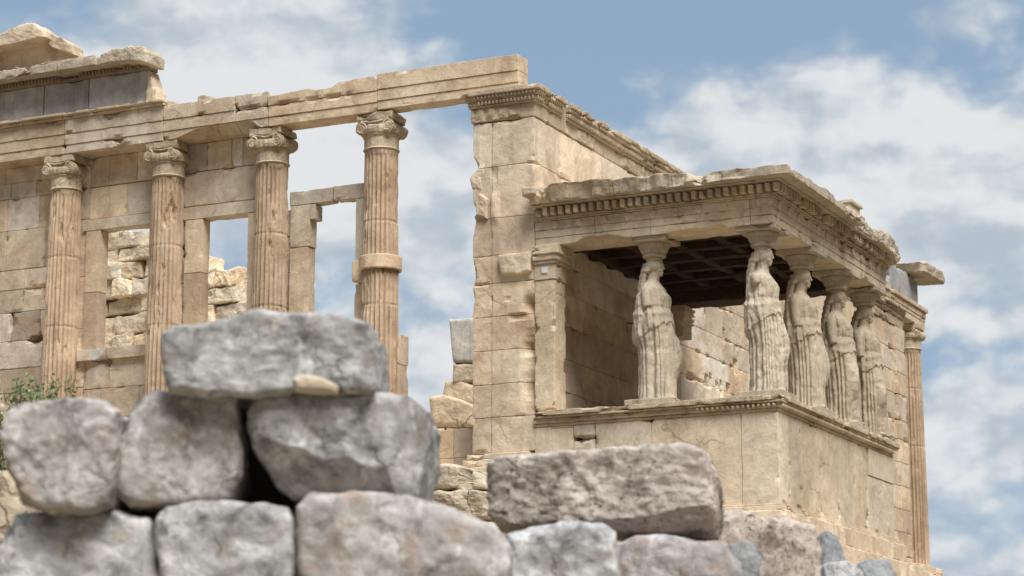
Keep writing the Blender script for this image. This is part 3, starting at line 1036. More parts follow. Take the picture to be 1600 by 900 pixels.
mb.box((19.6, 3.6, -.62), (21.6, 5.6, -.425), seg=.1, wear=.02, chip=.05)
mb.box((19.4, 3.4, -.9), (21.8, 5.6, -.63), seg=.1, wear=.02, chip=.05)
mb.box((19.2, 3.2, -3.2), (22.0, 5.6, -.91), seg=.15, wear=.02, chip=.05)
mb.build('steps', M_WALL, temple)

# ------------------------------------------------------------------ the porch of the maidens
XE = 5.65
porch = thing('maiden_porch', (2.8, 1.9, -2.1), 'square marble porch with dentilled flat roof carried by carved maiden statues', 'porch')
mb = MB()
PK = dict(seg=.06, wear=.008, chip=.03, rough=.005)
zb0, zb1 = -1.30, .015
# west face slabs
for y0, y1, z0, z1, tt in ((3.2, 3.55, zb0, -.02, tint(.04, .03, 1.05)), (2.85, 3.194, zb0, -.2, tint(.04)), (2.85, 3.194, -.195, zb1, (.9, .97, 1.08)),
                           (1.95, 2.844, zb0, zb1, tint(.03)), (.56, 1.944, zb0, zb1, tint(.03, .02, 1.03)), (0.0, .554, zb0, zb1, tint(.03, .02, 1.06))):
    mb.box((0, y0, z0), (.45, y1, z1), tint=tt, **PK)
mb.box((.0, 3.2, -.015), (.45, 3.55, zb1), tint=tint(), **PK)
# south face slabs
xs = [.456, .98, 1.9, 2.75, 3.55, 4.2, XE]
for i in range(len(xs)-1):
    if i == 5:
        mb.box((xs[i], .0, zb0), (xs[i+1]-.006, .45, -.42), tint=tint(.05), **PK)
        mb.box((xs[i], .02, -.415), (4.3, .45, zb1), tint=tint(.05), **PK)
    else:
        mb.box((xs[i], 0, zb0), (xs[i+1]-.006, .45, zb1), tint=tint(.05), **PK)
mb.box((XE-.45, .456, zb0), (XE, YS, zb1), **PK)
mb.box((.46, .46, -.3), (XE-.46, YS-.01, zb1-.01), seg=.3, wear=.005, chip=0)
o = mb.build('podium', M_PORCH, porch)
mb = MB()
mb.box((4.306, -.012, -.415), (XE-.01, .44, zb1-.003), seg=.1, wear=.004, chip=.008, rough=.002)
mb.build('repair_panel', M_NEW, o)['label'] = 'smooth pale new marble panel let into the podium'
mb = MB()
mb.box((-.035, -.035, -1.335), (XE+.03, YS, -1.303), seg=.06, wear=.01, chip=.012)
mb.box((-.06, -.06, -1.40), (XE+.05, YS, -1.338), seg=.06, wear=.012, chip=.02)
mb.box((-.12, -.13, -1.75), (XE+.2, YS, -1.405), seg=.08, wear=.02, chip=.03)
mb.box((-.35, -.36, -2.05), (XE+.35, YS, -1.755), seg=.1, wear=.02, chip=.04)
mb.box((-.6, -.6, -3.4), (XE+.6, YS, -2.055), seg=.15, wear=.02, chip=.08)
mb.build('steps', M_WALL, porch)

# podium crown with egg-and-dart
mb = MB()
for k, (z0, z1, pr, ch) in enumerate(((.017, .06, .02, .02), (.062, .135, .05, .02), (.137, .165, .095, .03), (.167, .245, .12, .06))):
    mb.box((-pr, -pr, z0), (XE+pr*.5, YS, z1), seg=.05, wear=.01, chip=ch, rough=.004, seed=k*1.7)
for i in range(16):
    mb.ball((-.062, .03+i*.078, .1), (.030, .027, .034), 5)
for i in range(70):
    mb.ball((.03+i*.0785, -.062, .1), (.027, .030, .034), 5)
mb.build('podium_moulding', M_TRIM, porch)

# pilasters against the temple wall
def pilaster(x0, x1, fn=None, tt=(1.05, 1.03, 1.0), shaft=True):
    o = porch
    mb = MB()
    if shaft:
        mb.box((x0, 3.50, .25), (x1, YS-.004, 2.26), seg=.05, wear=.012, chip=.035, rough=.006, tint=tt, fn=fn)
        o = mb.build('pilaster', M_PORCH, porch)
    mb = MB()
    for z0, z1, pr in ((2.262, 2.50, .015), (2.502, 2.55, .045), (2.552, 2.64, .075), (2.642, 2.70, .11), (2.702, 2.785, .09)):
        mb.box((x0-pr, 3.50-pr, z0), (x1+pr, YS-.004, z1), seg=.05, wear=.008, chip=.03, rough=.004)
    mb.build('capital', M_PORCH, o)
    return o
p1 = pilaster(.0, .42)
pilaster(XE-.42, XE, shaft=False)
mb = MB()
mb.box((-.03, 3.60, 2.36), (-.014, 3.70, 2.45), seg=.05, wear=.003, chip=0, rough=0)
mb.build('sensor_box', M_TAG, p1)['label'] = 'small white square box fixed to the pilaster capital'
mb = MB()      # lower west strip that carries the pilaster down to the steps
mb.box((-.004, 3.552, -1.30), (.45, YS-.004, .012), seg=.05, wear=.012, chip=.03, tint=tint(.02, .02, 1.06))
mb.build('podium_end', M_PORCH, porch)

# entablature
mb = MB()
def soffit_bite(p):
    q = p.copy()
    low = p[:, 2] < 2.86
    b = .07*np.exp(-((p[:, 1]-2.75)/.35)**4)*(p[:, 0] < .3)+.03*np.exp(-((p[:, 1]-1.2)/.4)**4)*(p[:, 0] < .3)
    q[:, 2] += np.where(low, b*(1+.3*perlin(p*5)), 0)
    return q
AZ = (2.79, 2.915, 3.03, 3.165)
yj = [0.0, .36, 1.93, 2.83, YS-.004]
for i in range(4):
    tt = tint(.04, .02)
    for k, dx in enumerate((.02, .01, 0)):
        y0 = yj[i] if i else dx
        mb.box((dx, y0, AZ[k]), (.6, yj[i+1]-.005, AZ[k+1]-.002), seg=.045, wear=.006, chip=.02, rough=.003, tint=tt, fn=soffit_bite if k == 0 else None, seed=i)
xj = [.605, 1.75, 3.1, 4.4, XE]
for i in range(4):
    tt = tint(.05, .02)
    for k, dx in enumerate((.02, .01, 0)):
        mb.box((xj[i], dx, AZ[k]), (xj[i+1]-.005, .6, AZ[k+1]-.002), seg=.06, wear=.008, chip=.03, rough=.004, tint=tt, seed=i+5)
a = mb.build('architrave', M_PORCH, porch)
# unfinished rosette discs on the upper fascia
for y in (3.48, 3.08, 2.68, 2.28, 1.88, 1.52, 1.15, .76):
    mb = MB()
    mb.lathe((0, 0, 0), [(.0, .022), (.052, .022), (.06, .012), (.06, -.01)], 20)
    v = mb.v[0]
    mb.v[0] = np.stack([-v[:, 2], v[:, 1]+y, v[:, 0]+3.095], 1)+perlin(v*9+y)[:, None]*.004
    mb.build('rosette_disc', M_PORCH, a)
for i in range(12):
    mb = MB()
    mb.lathe((0, 0, 0), [(.0, .03), (.056, .03), (.064, .018), (.064, -.01)], 20)
    v = mb.v[0]
    mb.v[0] = np.stack([v[:, 0]+.28+i*.44, -v[:, 2], v[:, 1]+3.095], 1)+perlin(v*9+i)[:, None]*.006
    mb.build('rosette_disc', M_PORCH, a)
# bed moulding, dentils, cornice
mb = MB()
mb.box((-.03, -.03, 3.167), (XE+.03, YS-.004, 3.192), seg=.05, wear=.006, chip=.02)
mb.box((-.055, -.055, 3.194), (XE+.05, YS-.004, 3.222), seg=.05, wear=.006, chip=.03)
mb.box((-.03, -.03, 3.224), (XE+.05, YS-.004, 3.365), seg=.05, wear=.006, chip=.02)
nd = 31
for i in range(nd):
    y = -.13+i*.127
    c = .012 if i < 27 else .03
    if i in (9, 10, 19, 29):
        c = .09
    mb.box((-.15, y, 3.228), (-.034, y+.072, 3.345), seg=.04, wear=.008, chip=c, rough=.004, tint=tint(.1), seed=i*.3)
for i in range(44):
    x = -.005+i*.129
    if i in (7, 15, 16, 26, 33):
        continue
    mb.box((x, -.15, 3.228), (x+.074, -.034, 3.345), seg=.04, wear=.008, chip=.02, rough=.004, tint=tint(.1), seed=i*.3)
mb.build('dentil_moulding', M_TRIM, porch)
mb = MB()
mb.box((-.20, -.20, 3.367), (XE+.12, YS-.004, 3.385), seg=.05, wear=.006, chip=.03)
# west edge: one long broken slab line
def broken_w(p):
    q = p.copy()
    n = fbm(np.stack([p[:, 1]*1.3+3, p[:, 0]*0, p[:, 2]*2], 1), 4)
    k = sstep(.1, -.3, p[:, 0])
    q[:, 0] += k*np.clip(n+.22, 0, 1)*.20*sstep(-.1, .7, p[:, 1])
    top = sstep(3.42, 3.5, p[:, 2])
    q[:, 2] += top*(.10*sstep(.2, 2.2, p[:, 1])+.035*fbm(p*np.array([1.2, 1.5, 0])+4, 4))
    return q
mb.box((-.38, -.38, 3.388), (.5, 1.45, 3.525), seg=.04, wear=.012, chip=.05, rough=.008, fn=broken_w)
mb.box((-.36, 1.455, 3.388), (.5, 2.4, 3.535), seg=.04, wear=.015, chip=.09, rough=.010, fn=broken_w, tint=(.95, .95, .95))
mb.box((-.37, 2.405, 3.388), (.5, 3.80, 3.535), seg=.04, wear=.015, chip=.06, rough=.008, fn=broken_w, tint=(1.02, .98, .92))
mb.box((.5, .55, 3.388), (XE-.2, YS-.004, 3.56), seg=.15, wear=.02, chip=.1)
# south edge: sound as far as the third maiden, then broken away
def broken_s(p):
    q = p.copy()
    top = sstep(3.46, 3.52, p[:, 2])
    q[:, 2] += top*.05*fbm(p*np.array([2.2, 1.5, 0])+8, 4)
    return q
mb.box((.502, -.38, 3.388), (1.3, .55, 3.525), seg=.05, wear=.012, chip=.05, rough=.006, fn=broken_s)
mb.box((1.304, -.38, 3.388), (2.3, .55, 3.525), seg=.05, wear=.012, chip=.06, rough=.006, fn=broken_s)
mb.box((2.304, -.38, 3.388), (3.3, .55, 3.525), seg=.05, wear=.012, chip=.05, rough=.006, fn=broken_s)
block_xz(mb, -.20, .7, [(3.36, 3.39), (3.5, 3.60), (4.2, 3.62), (4.4, 3.48), (4.35, 3.39)], N=18, noise=.03, facets=4, seed=41)
block_xz(mb, -.26, .7, [(4.3, 3.38), (4.35, 3.58), (5.1, 3.64), (5.6, 3.55), (5.78, 3.36), (5.5, 3.2), (5.2, 3.34)], N=22, noise=.04, facets=4, seed=42)
block_yz(mb, -.40, .35, [(3.66, 3.52), (3.66, 3.62), (3.86, 3.64), (3.86, 3.5)], N=10, noise=.01, seed=43)
mb.build('cornice', M_CREST, porch)
mb = MB()
mb.box((2.95, -.25, 3.53), (3.45, .25, 3.70), seg=.08, wear=.008, chip=.02)
mb.box((2.92, -.29, 3.70), (3.48, .25, 3.75), seg=.08, wear=.008, chip=.02)
mb.build('roof_block', M_NEW, porch)
# coffered ceiling
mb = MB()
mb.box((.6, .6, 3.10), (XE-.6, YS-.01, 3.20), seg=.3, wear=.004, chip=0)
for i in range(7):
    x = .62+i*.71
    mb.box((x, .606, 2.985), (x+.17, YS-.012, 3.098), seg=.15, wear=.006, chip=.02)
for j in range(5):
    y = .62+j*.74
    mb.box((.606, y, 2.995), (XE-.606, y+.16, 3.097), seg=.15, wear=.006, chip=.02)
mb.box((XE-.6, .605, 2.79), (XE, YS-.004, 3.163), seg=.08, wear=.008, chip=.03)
mb.build('ceiling', M_CEIL, porch)  # ceiling and east beam carry painted shade


# ------------------------------------------------------------------ the maidens
def remesh(V, F, size):
    me = bpy.data.meshes.new('draft')
    me.from_pydata([tuple(v) for v in V], [], [tuple(f) for f in F])
    o = bpy.data.objects.new('draft', me)
    COL.objects.link(o)
    m = o.modifiers.new('r', 'REMESH')
    m.mode = 'VOXEL'
    m.voxel_size = size
    dg = bpy.context.evaluated_depsgraph_get()
    ev = o.evaluated_get(dg)
    out = bpy.data.meshes.new_from_object(ev)
    n = len(out.vertices)
    co_ = np.zeros(n*3, np.float32)
    out.vertices.foreach_get('co', co_)
    polys = [tuple(p.vertices) for p in out.polygons]
    bpy.data.objects.remove(o)
    bpy.data.meshes.remove(me)
    bpy.data.meshes.remove(out)
    return co_.reshape(-1, 3).astype(float), np.array([p for p in polys if len(p) == 4])


def figure_mesh(flip, arm_r, arm_l, seed, wear=1.0, headturn=0.0):
    """draped maiden facing -Y, 2.17 m to the crown; weight on her right leg (x < 0), mirrored if flip"""
    mb = MB()
    tab = np.array([
        # z     cx     cy     a     b
        [0.00, .000, -.045, .320, .305],
        [0.06, .000, -.045, .310, .292],
        [0.30, .000, -.040, .298, .280],
        [0.60, .000, -.034, .294, .276],
        [0.90, -.004, -.022, .296, .268],
        [1.08, -.010, -.010, .296, .256],
        [1.20, -.010, -.004, .288, .240],
        [1.32, -.006, .004, .272, .218],
        [1.42, -.004, .004, .264, .212],
        [1.54, .000, .002, .264, .206],
        [1.62, .000, .008, .272, .192],
        [1.69, .000, .014, .272, .172],
        [1.74, .000, .022, .245, .140],
        [1.78, .000, .026, .175, .112],
        [1.82, .000, .022, .105, .090],
        [1.86, .000, .012, .084, .085],
        [1.98, .000, .000, .080, .085]])
    nz, nt = 300, 420
    z = np.linspace(0, 1.98, nz)
    th = np.linspace(0, 2*math.pi, nt, endpoint=False)
    cx, cy, a, b = [np.interp(z, tab[:, 0], tab[:, i]) for i in (1, 2, 3, 4)]
    ker = np.ones(9)/9
    def sm(x):
        return np.convolve(np.pad(x, 4, 'edge'), ker, 'valid')
    cx, cy, a, b = map(sm, (cx, cy, a, b))
    TH, Z = np.meshgrid(th, z)
    ct, st = np.cos(TH), np.sin(TH)
    A, B = a[:, None], b[:, None]
    k = 2.3
    R = 1/((np.abs(ct)/A)**k+(np.abs(st)/B)**k)**(1/k)
    # angle measured from the front (-Y); positive toward her left (+x)
    phi = np.arctan2(ct, -st)
    nz3 = np.stack([ct*.25+seed*2.3, st*.25+seed, Z], -1).reshape(-1, 3)
    wob = fbm(nz3*np.array([4, 4, 1.2]), 3).reshape(TH.shape)
    wob2 = fbm(nz3*np.array([12, 12, 5])+20, 3).reshape(TH.shape)
    # free left leg: smooth thigh and knee pushing forward
    leg = np.exp(-((phi-.52)/.52)**2)
    kz = np.exp(-((Z-.66)/.30)**2)
    thigh = np.exp(-((Z-.90)/.28)**2)
    shin = sstep(.62, .1, Z)
    R = R+leg*(.075*kz+.03*thigh-.05*shin*np.exp(-((phi-.5)/.35)**2))
    free = np.clip(np.exp(-((phi-.55)/.55)**4), 0, 1)*sstep(.02, .25, Z)
    low = sstep(1.16, 1.02, Z)
    # flutes of the skirt
    ph2 = phi*12+.7*wob+.6*np.sin(Z*1.3+seed)+1.3*np.sin(phi*3.0+seed*1.7)+.8*np.sin(phi*7.0+seed)
    groove = np.abs(np.cos(ph2))**.7
    amp = .066*(1-.90*free)*(.72+.28*np.sin(phi*5+seed*2+.8*np.sin(Z*2)))
    R = R-low*amp*(1-groove)*1.15
    # thin folds over the free leg
    cat = np.abs(np.cos(phi*4+Z*7+wob*1.5))**.4
    R = R-low*free*.010*(1-cat)
    # overfold: hem runs low at the sides, higher in front
    hem = 1.00+.17*np.cos(phi*1.0)+.016*np.cos(phi*9+seed)+.010*np.cos(phi*17)
    over = sstep(hem-.012, hem+.012, Z)*sstep(1.7, 1.4, Z)
    R = R+over*(.010+.018*np.abs(np.cos(phi*8+wob))**.6)
    # pouch above the belt
    R = R+.020*np.exp(-((Z-(1.30+.03*np.cos(phi*2)))/.045)**2)*(.6+.4*np.abs(np.cos(phi*7+wob)))
    R = R-.008*np.exp(-((Z-1.385)/.022)**2)
    # folds on the body
    up = sstep(1.16, 1.3, Z)*sstep(1.79, 1.68, Z)
    vfold = np.abs(np.cos(phi*10+.9*np.sin(Z*5)+wob*2.0))**.5
    ufold = np.abs(np.cos((Z*26-np.cos(phi)*3.5)+wob*2))**.5
    front = np.clip(np.cos(phi), 0, 1)
    R = R-up*(.032*(1-vfold)*(1-.5*front)+.014*(1-ufold)*front*sstep(1.4, 1.75, Z))
    # breasts
    for s in (-1, 1):
        R = R+.024*np.exp(-((phi-s*.50)/.30)**2-((Z-1.565)/.075)**2)
    # mantle down the back, shawl edge at the sides
    back = sstep(.45*math.pi, .62*math.pi, np.abs(phi))
    R = R+back*sstep(.75, .95, Z)*sstep(1.72, 1.55, Z)*(.035+.014*np.abs(np.cos(phi*9+Z*2)))
    edge = np.exp(-((np.abs(phi)-.47*math.pi)/.10)**2)*sstep(.72, .95, Z)*sstep(1.7, 1.5, Z)
    R = R+edge*.032
    R = R-.012*wob2*wear*sstep(0, .1, Z)
    P = np.stack([cx[:, None]+R*ct, cy[:, None]+R*st, Z], -1)
    P = np.concatenate([np.tile(np.array([[[0, -.03, 0]]]), (1, nt, 1)), P, np.tile(np.array([[[0, 0, 1.98]]]), (1, nt, 1))], 0)
    mb.grid(P[:, ::-1] if False else P, closed=True)
    # feet
    mb.ball((-.11, -.285, .02), (.048, .09, .034), 8)
    mb.ball((.13, -.25, .02), (.048, .09, .034), 8)
    # arms, broken
    for s, (ln, bend) in ((-1, arm_r), (1, arm_l)):
        n = 12
        t = np.linspace(0, 1, n)
        pts = np.stack([s*(.255+.055*np.sin(t*1.6)), .03-bend*t*t-.02*t, 1.685-ln*t], 1)
        rad = np.interp(t, [0, .15, .4, 1], [.070, .084, .078, .064])
        mb.tube(pts, rad, 18)
    # head, hair, braids
    c, s_ = math.cos(headturn), math.sin(headturn)
    Mh = np.array([[c, -s_, 0], [s_, c, 0], [0, 0, 1]])
    def hp(p):
        return Mh@np.asarray(p, float)
    def hb(p, r, n=12):
        mb.ball(hp(p), r, n, M=Mh)
    hb((0, .004, 2.055), (.124, .150, .125), 16)          # skull
    hb((0, -.062, 1.985), (.072, .072, .098), 14)          # face
    hb((0, -.098, 1.918), (.034, .034, .032), 10)          # chin
    hb((0, -.128, 2.065), (.062, .022, .022), 10)          # brow
    mb.tube([hp((0, -.135, 2.065)), hp((0, -.152, 2.01)), hp((0, -.158, 1.990))], (.013, .016, .019), 8)
    hb((0, -.130, 1.950), (.027, .014, .010), 8)           # lips
    hb((0, -.128, 1.935), (.023, .013, .008), 8)
    for s in (-1, 1):
        hb((s*.040, -.112, 2.022), (.018, .014, .010), 8)  # eyes
        hb((s*.045, -.100, 1.975), (.026, .026, .030), 8)  # cheeks
        hb((s*.098, -.005, 2.01), (.014, .026, .036), 8)   # ears
        # wavy hair drawn back from the face
        for j in range(5):
            t = np.linspace(0, 1, 10)
            h0 = 2.115-j*.028
            pts = [hp((s*(.02+.085*tt**.7+.004*j), -.122+.03*j*.4+.17*tt+.004*j, h0+.01*math.sin(tt*9+j)-.03*tt)) for tt in t]
            mb.tube(pts, .020, 8)
    # thick plait down the back
    t = np.linspace(0, 1, 26)
    mb.tube(np.stack([.0*t, .10+.115*np.sin(t*1.7)+.02*t, 2.10-.66*t], 1), (.068+.004*np.sin(t*46))*np.interp(t, [0, .2, .6, 1], [1, 1.15, .95, .6]), 14)
    for s in (-1, 1):
        mb.tube(np.stack([s*(.075+.02*t), .075+.11*np.sin(t*1.6), 2.06-.50*t], 1), .036+.003*np.sin(t*42+1), 10)
    hb((0, .0, 2.13), (.108, .118, .06), 12)
    # pad that carries the capital
    mb.lathe((0, 0, 0), [(0, 2.12), (.11, 2.12), (.125, 2.15), (.125, 2.20), (0, 2.21)], 32)
    V, F = np.concatenate(mb.v), np.concatenate(mb.f)
    V, F = remesh(V, F, .0078)
    # weather the surface
    q = V+seed*4.1
    d = fbm(q*9, 3)*.006*wear+np.clip(fbm(q*3.2+7, 3)-.3, 0, 1)*-.03*wear
    V = V+np.stack([fbm(q*9+3, 2), fbm(q*9+15, 2), fbm(q*9+27, 2)], 1)*.004*wear
    cen = np.stack([np.zeros(len(V)), np.zeros(len(V)), V[:, 2]], 1)
    nr = V-cen
    nr /= np.linalg.norm(nr, axis=1)[:, None]+1e-6
    V = V+nr*d[:, None]
    if flip:
        V[:, 0] *= -1
        F = F[:, ::-1]
    return V, F


def maiden(loc, label, flip, arm_r, arm_l, seed, wear=1.0, rot=0.0, turn=0.0, tt=(1, 1, 1), girth=1.0):
    t = thing('maiden_statue', loc, label, 'statue', 'carved maidens carrying the porch roof')
    t.rotation_euler = (0, 0, rot)
    V, F = figure_mesh(flip, arm_r, arm_l, seed, wear, turn)
    mb = MB()
    V[:, :2] *= 1-(1-girth)*sstep(1.75, 1.5, V[:, 2])[:, None]
    mb.add(V+np.array([0, 0, .085]), F, tt)
    mb.build('figure', M_STATUE, t, smooth=True, origin=(0, 0, 0))
    mb = MB()
    mb.box((-.36, -.36, .0), (.36, .36, .087), seg=.06, wear=.012, chip=.04, rough=.005, seed=seed)
    mb.build('plinth', M_STATUE, t, origin=(0, 0, 0))
    mb = MB()
    prof = [(.0, 2.265), (.160, 2.265), (.178, 2.285), (.172, 2.315), (.180, 2.330), (.195, 2.365), (.207, 2.40), (.225, 2.43), (.232, 2.455), (.225, 2.47), (0, 2.47)]
    mb.lathe((0, 0, 0), prof, 96, rmod=lambda rr, a, z: rr+(.012*np.abs(np.cos(a*13))*(1 if 2.34 < z < 2.46 else .2))+.004*np.sin(a*5+seed))
    mb.build('capital', M_STATUE, t, origin=(0, 0, 0))
    mb = MB()
    mb.box((-.31, -.31, 2.468), (.31, .31, 2.54), seg=.06, wear=.008, chip=.04, rough=.003, seed=seed+.7)
    mb.build('abacus', M_STATUE, t, origin=(0, 0, 0))
    return t


ZB = .247
maiden((.37, 2.02, ZB), 'maiden statue standing alone between the dark wall and the corner, arm cut off above elbow', False, (.30, .02), (.22, .05), 1, .8, tt=(1.05, 1.05, 1.05))
maiden((.37, .30, ZB), 'badly weathered pale maiden statue at the outer corner of the porch', False, (.10, .0), (.20, .1), 2, 1.2, tt=(1.10, 1.10, 1.10), girth=.91)
maiden((2.12, .30, ZB), 'maiden statue just right of the corner one, long right arm hanging at her side', False, (.44, .03), (.3, .05), 3, .7, tt=(.97, .95, .92))
maiden((3.86, .30, ZB), 'maiden statue third from corner, between two others, near knee bent', True, (.40, .02), (.42, .03), 4, .8, tt=(.92, .90, .87))
maiden((5.32, .30, ZB), 'maiden statue farthest right, last before the bare south wall', True, (.38, .03), (.40, .02), 5, .8, tt=(.88, .86, .83))


# ------------------------------------------------------------------ ruins behind
def rubble(name, label, cat, loc, spec, mat=M_RUIN, group=None):
    """spec: list of (x0, thick, polygon in Y-Z, tint, seed)"""
    t = thing(name, loc, label, cat, group)
    for x0, th_, poly, tt, sd_ in spec:
        mb = MB()
        block_yz(mb, x0, th_, poly, N=24, k=14, facets=16, noise=.028, frq=2.6, seed=sd_, tintc=tt)
        mb.build('block', mat, t, smooth=False)
    return t


# heap of fallen wall seen through the windows (7 m inside)
spec = []
sd_ = 100
def topz(y):
    return np.interp(y, [12.2, 12.7, 13.3, 14.4, 15.7, 17.2], [2.7, 3.7, 4.3, 5.0, 5.55, 5.8])
z = -.7
row = 0
while z < 5.9:
    h = rnd.uniform(.28, .46)
    y = 12.0+rnd.uniform(0, .4)
    while y < 17.4:
        wd = rnd.uniform(.45, 1.0)
        if topz(y+wd*.4)-z > .12:
            hh = min(h, topz(y+wd/2)-z+.12)
            j = lambda: rnd.uniform(-.06, .06)
            spec.append((7+rnd.uniform(-.12, .12), .9, [(y+j(), z+.01), (y+wd-.01+j(), z+.01), (y+wd-.01+j(), z+hh+j()), (y+wd*.5, z+hh+j()), (y+j(), z+hh+j())], tint(.10, .05, 1.22), sd_))
            sd_ += 1
        y += wd
    z += h
rubble('ruined_wall', 'heap of broken tan stone seen through the two left windows', 'ruin', (7.4, 14.5, -.7), spec)

# stepped stub of wall left of the corner pier
def yz(x, y, X):
    k_ = FWD+RGT*(x-800)/FPX+UPV*(450-y)/FPX
    p = EYE+k_*((X-EYE[0])/k_[0])
    return (p[1], p[2])
stub = thing('ruined_wall', (5.3, 7.3, -1), 'stepped stub of wall left of the corner pier, topped by grey block', 'ruin')
for i, (rect, mat, tt, sd_, kk) in enumerate((
        (((700, 498), (745, 496), (745, 566), (706, 566)), M_GREY, (1.32, 1.28, 1.2), 301, 14),
        (((704, 567), (745, 567), (745, 597), (705, 600)), M_RUIN, tint(.08, .03, 1.2), 302, 8),
        (((690, 594), (716, 592), (745, 602), (745, 634), (687, 634)), M_RUIN, tint(.08, .03, 1.2), 303, 8),
        (((667, 618), (690, 615), (716, 622), (745, 634), (745, 668), (667, 668)), M_RUIN, tint(.08, .03, 1.2), 304, 8),
        (((664, 668), (692, 668), (692, 700), (664, 700)), M_RUIN, tint(.08, .03, 1.2), 305, 12),
        (((693, 666), (748, 666), (748, 720), (693, 720)), M_RUIN, tint(.05, .02, 1.1), 306, 12),
        (((640, 700), (692, 700), (692, 725), (640, 725)), M_RUIN, tint(.08, .03, 1.2), 307, 12),
        (((640, 721), (756, 721), (756, 840), (640, 840)), M_RUIN, tint(.08, .03, 1.2), 308, 12))):
    mb = MB()
    block_yz(mb, 5.0+.02*(i % 3), .8, [yz(px, py, 5.0) for px, py in rect], N=18, k=kk, facets=3 if mat is M_RUIN else 0, noise=.02 if mat is M_RUIN else .006, frq=2.6, seed=sd_, tintc=tt)
    mb.build('block', mat, stub)

# weathered footing blocks below the pier
def yzblock(name, label, px, X, thick, mat, seed, group=None, k=10, noise=.02, hole=None, tt=(1, 1, 1)):
    mb = MB()
    poly = [yz(a, b, X) for a, b in px]
    block_yz(mb, X, thick, poly, N=30, k=k, facets=2, noise=noise, frq=4, seed=seed, tintc=tt)
    if hole is not None:
        hy, hz = yz(hole[0], hole[1], X)
        for i, v in enumerate(mb.v):
            w_ = np.exp(-((v[:, 1]-hy)/hole[2])**8-((v[:, 2]-hz)/hole[3])**8)*(v[:, 0] < X+thick*.4)
            mb.v[i] = v+np.array([1, 0, 0])*w_[:, None]*.35
    c = np.concatenate(mb.v)
    org = (c[:, 0].mean(), c[:, 1].mean(), c[:, 2].min())
    return tag(mb.build(name, mat, origin=org), label, 'stone', group)
yzblock('stone_block', 'pale pitted block with a square socket, lying below the corner pier', [(645, 724), (700, 723), (742, 738), (762, 760), (762, 764), (645, 764)], -4.0, 1.2, M_RUIN, 61, hole=(726, 746, .09, .14), tt=(.8, .82, .84))
yzblock('stone_block', 'long pitted footing slab directly under the socketed block', [(640, 765), (764, 764), (768, 812), (640, 812)], -4.15, 1.5, M_RUIN, 62, tt=(.78, .78, .78), noise=.03)
yzblock('stone_block', 'lowest rough footing block, mostly hidden behind the foreground stones', [(600, 813), (800, 813), (800, 965), (600, 965)], -4.3, 1.9, M_RUIN, 63, tt=(.75, .74, .72), noise=.03)


# ------------------------------------------------------------------ foreground stones
def boulder(px, d, thick, label, mat, seed, yaw=0.0, k=18.0, noise=.024, facets=26, cut=.1, group='loose blocks heaped in the foreground', N=64, frq=3.4, cuts=(), tt=(1, 1, 1), name='stone_block'):
    px = np.array(px, float)
    c = (px.max(0)+px.min(0))/2
    P0 = at(c[0], c[1], d)
    s = d/FPX
    cy_, sy_ = math.cos(yaw), math.sin(yaw)
    U = RGT*cy_+HEAD*sy_
    W = HEAD*cy_-RGT*sy_
    V = ZD
    poly = np.stack([(px[:, 0]-c[0])*s/max(.5, cy_), -(px[:, 1]-c[1])*s/math.cos(PIT)], 1)
    mb = MB()
    stone_outline(mb, poly, P0, U, V, W, thick, N=N, k=k, facets=facets, noise=noise, frq=frq, seed=seed, tintc=tt)
    # broken faces: planes given in the block's own frame (u, v, w from its front centre, normal, depth)
    for i, v in enumerate(mb.v):
        r = v-P0
        l = np.stack([r@U, r@V, r@W], 1)
        for (pu, pv, pw, nu, nv, nw, dep) in cuts:
            nn = np.array([nu, nv, nw], float)
            nn /= np.linalg.norm(nn)
            ex = np.clip((l-np.array([pu, pv, pw]))@nn, 0, dep)
            l = l-ex[:, None]*nn
        mb.v[i] = P0+l[:, :1]*U+l[:, 1:2]*V+l[:, 2:]*W
    allv = np.concatenate(mb.v)
    org = (P0[0], P0[1], allv[:, 2].min())
    o = mb.build(name, mat, origin=org, smooth=True)
    return tag(o, label, 'stone', group)


boulder([(250, 516), (262, 508), (330, 500), (398, 482), (470, 484), (520, 488), (560, 500), (580, 504), (588, 545), (590, 600), (584, 613), (520, 612), (400, 616), (300, 612), (262, 606), (250, 560)], 11.0, .9,
        'big grey block crowning the heap at the top of the pile', M_ROCK, 201, yaw=-.02)
boulder([(4, 640), (20, 628), (100, 618), (150, 622), (177, 640), (180, 700), (172, 786), (140, 795), (70, 794), (30, 778), (10, 735), (0, 690)], 10.9, .5, 'rounded grey-brown block at the left edge of the middle row', M_ROCKP, 202)
boulder([(184, 720), (192, 650), (208, 622), (240, 608), (330, 612), (368, 618), (376, 660), (378, 740), (366, 780), (300, 786), (200, 792), (178, 770)], 11.05, 1.0, 'pinkish grey square block in the middle row beside the dark gap', M_ROCKP, 203, yaw=.05)
boulder([(378, 640), (396, 614), (450, 606), (540, 612), (600, 616), (650, 622), (664, 634), (658, 700), (648, 764), (630, 773), (560, 764), (480, 770), (452, 771), (428, 752), (400, 712), (386, 690)], 11.0, 1.1, 'grey block with a broken, undercut face below the crowning block', M_ROCK, 204, yaw=-.04,
        cuts=((-.18, -.0, .0, -.15, -.55, -.8, .10), (.30, .0, .05, .8, -.1, -.6, .12)))
boulder([(0, 830), (12, 802), (100, 797), (190, 799), (226, 806), (240, 850), (250, 930), (248, 1110), (-40, 1110), (-20, 900)], 10.9, 1.2, 'mottled grey block at the bottom left corner', M_ROCK, 205)
boulder([(232, 800), (250, 788), (340, 782), (390, 786), (448, 790), (462, 830), (462, 1110), (250, 1110), (240, 900)], 10.85, 1.2, 'light grey block with a small dark hole in its face', M_ROCK, 206)
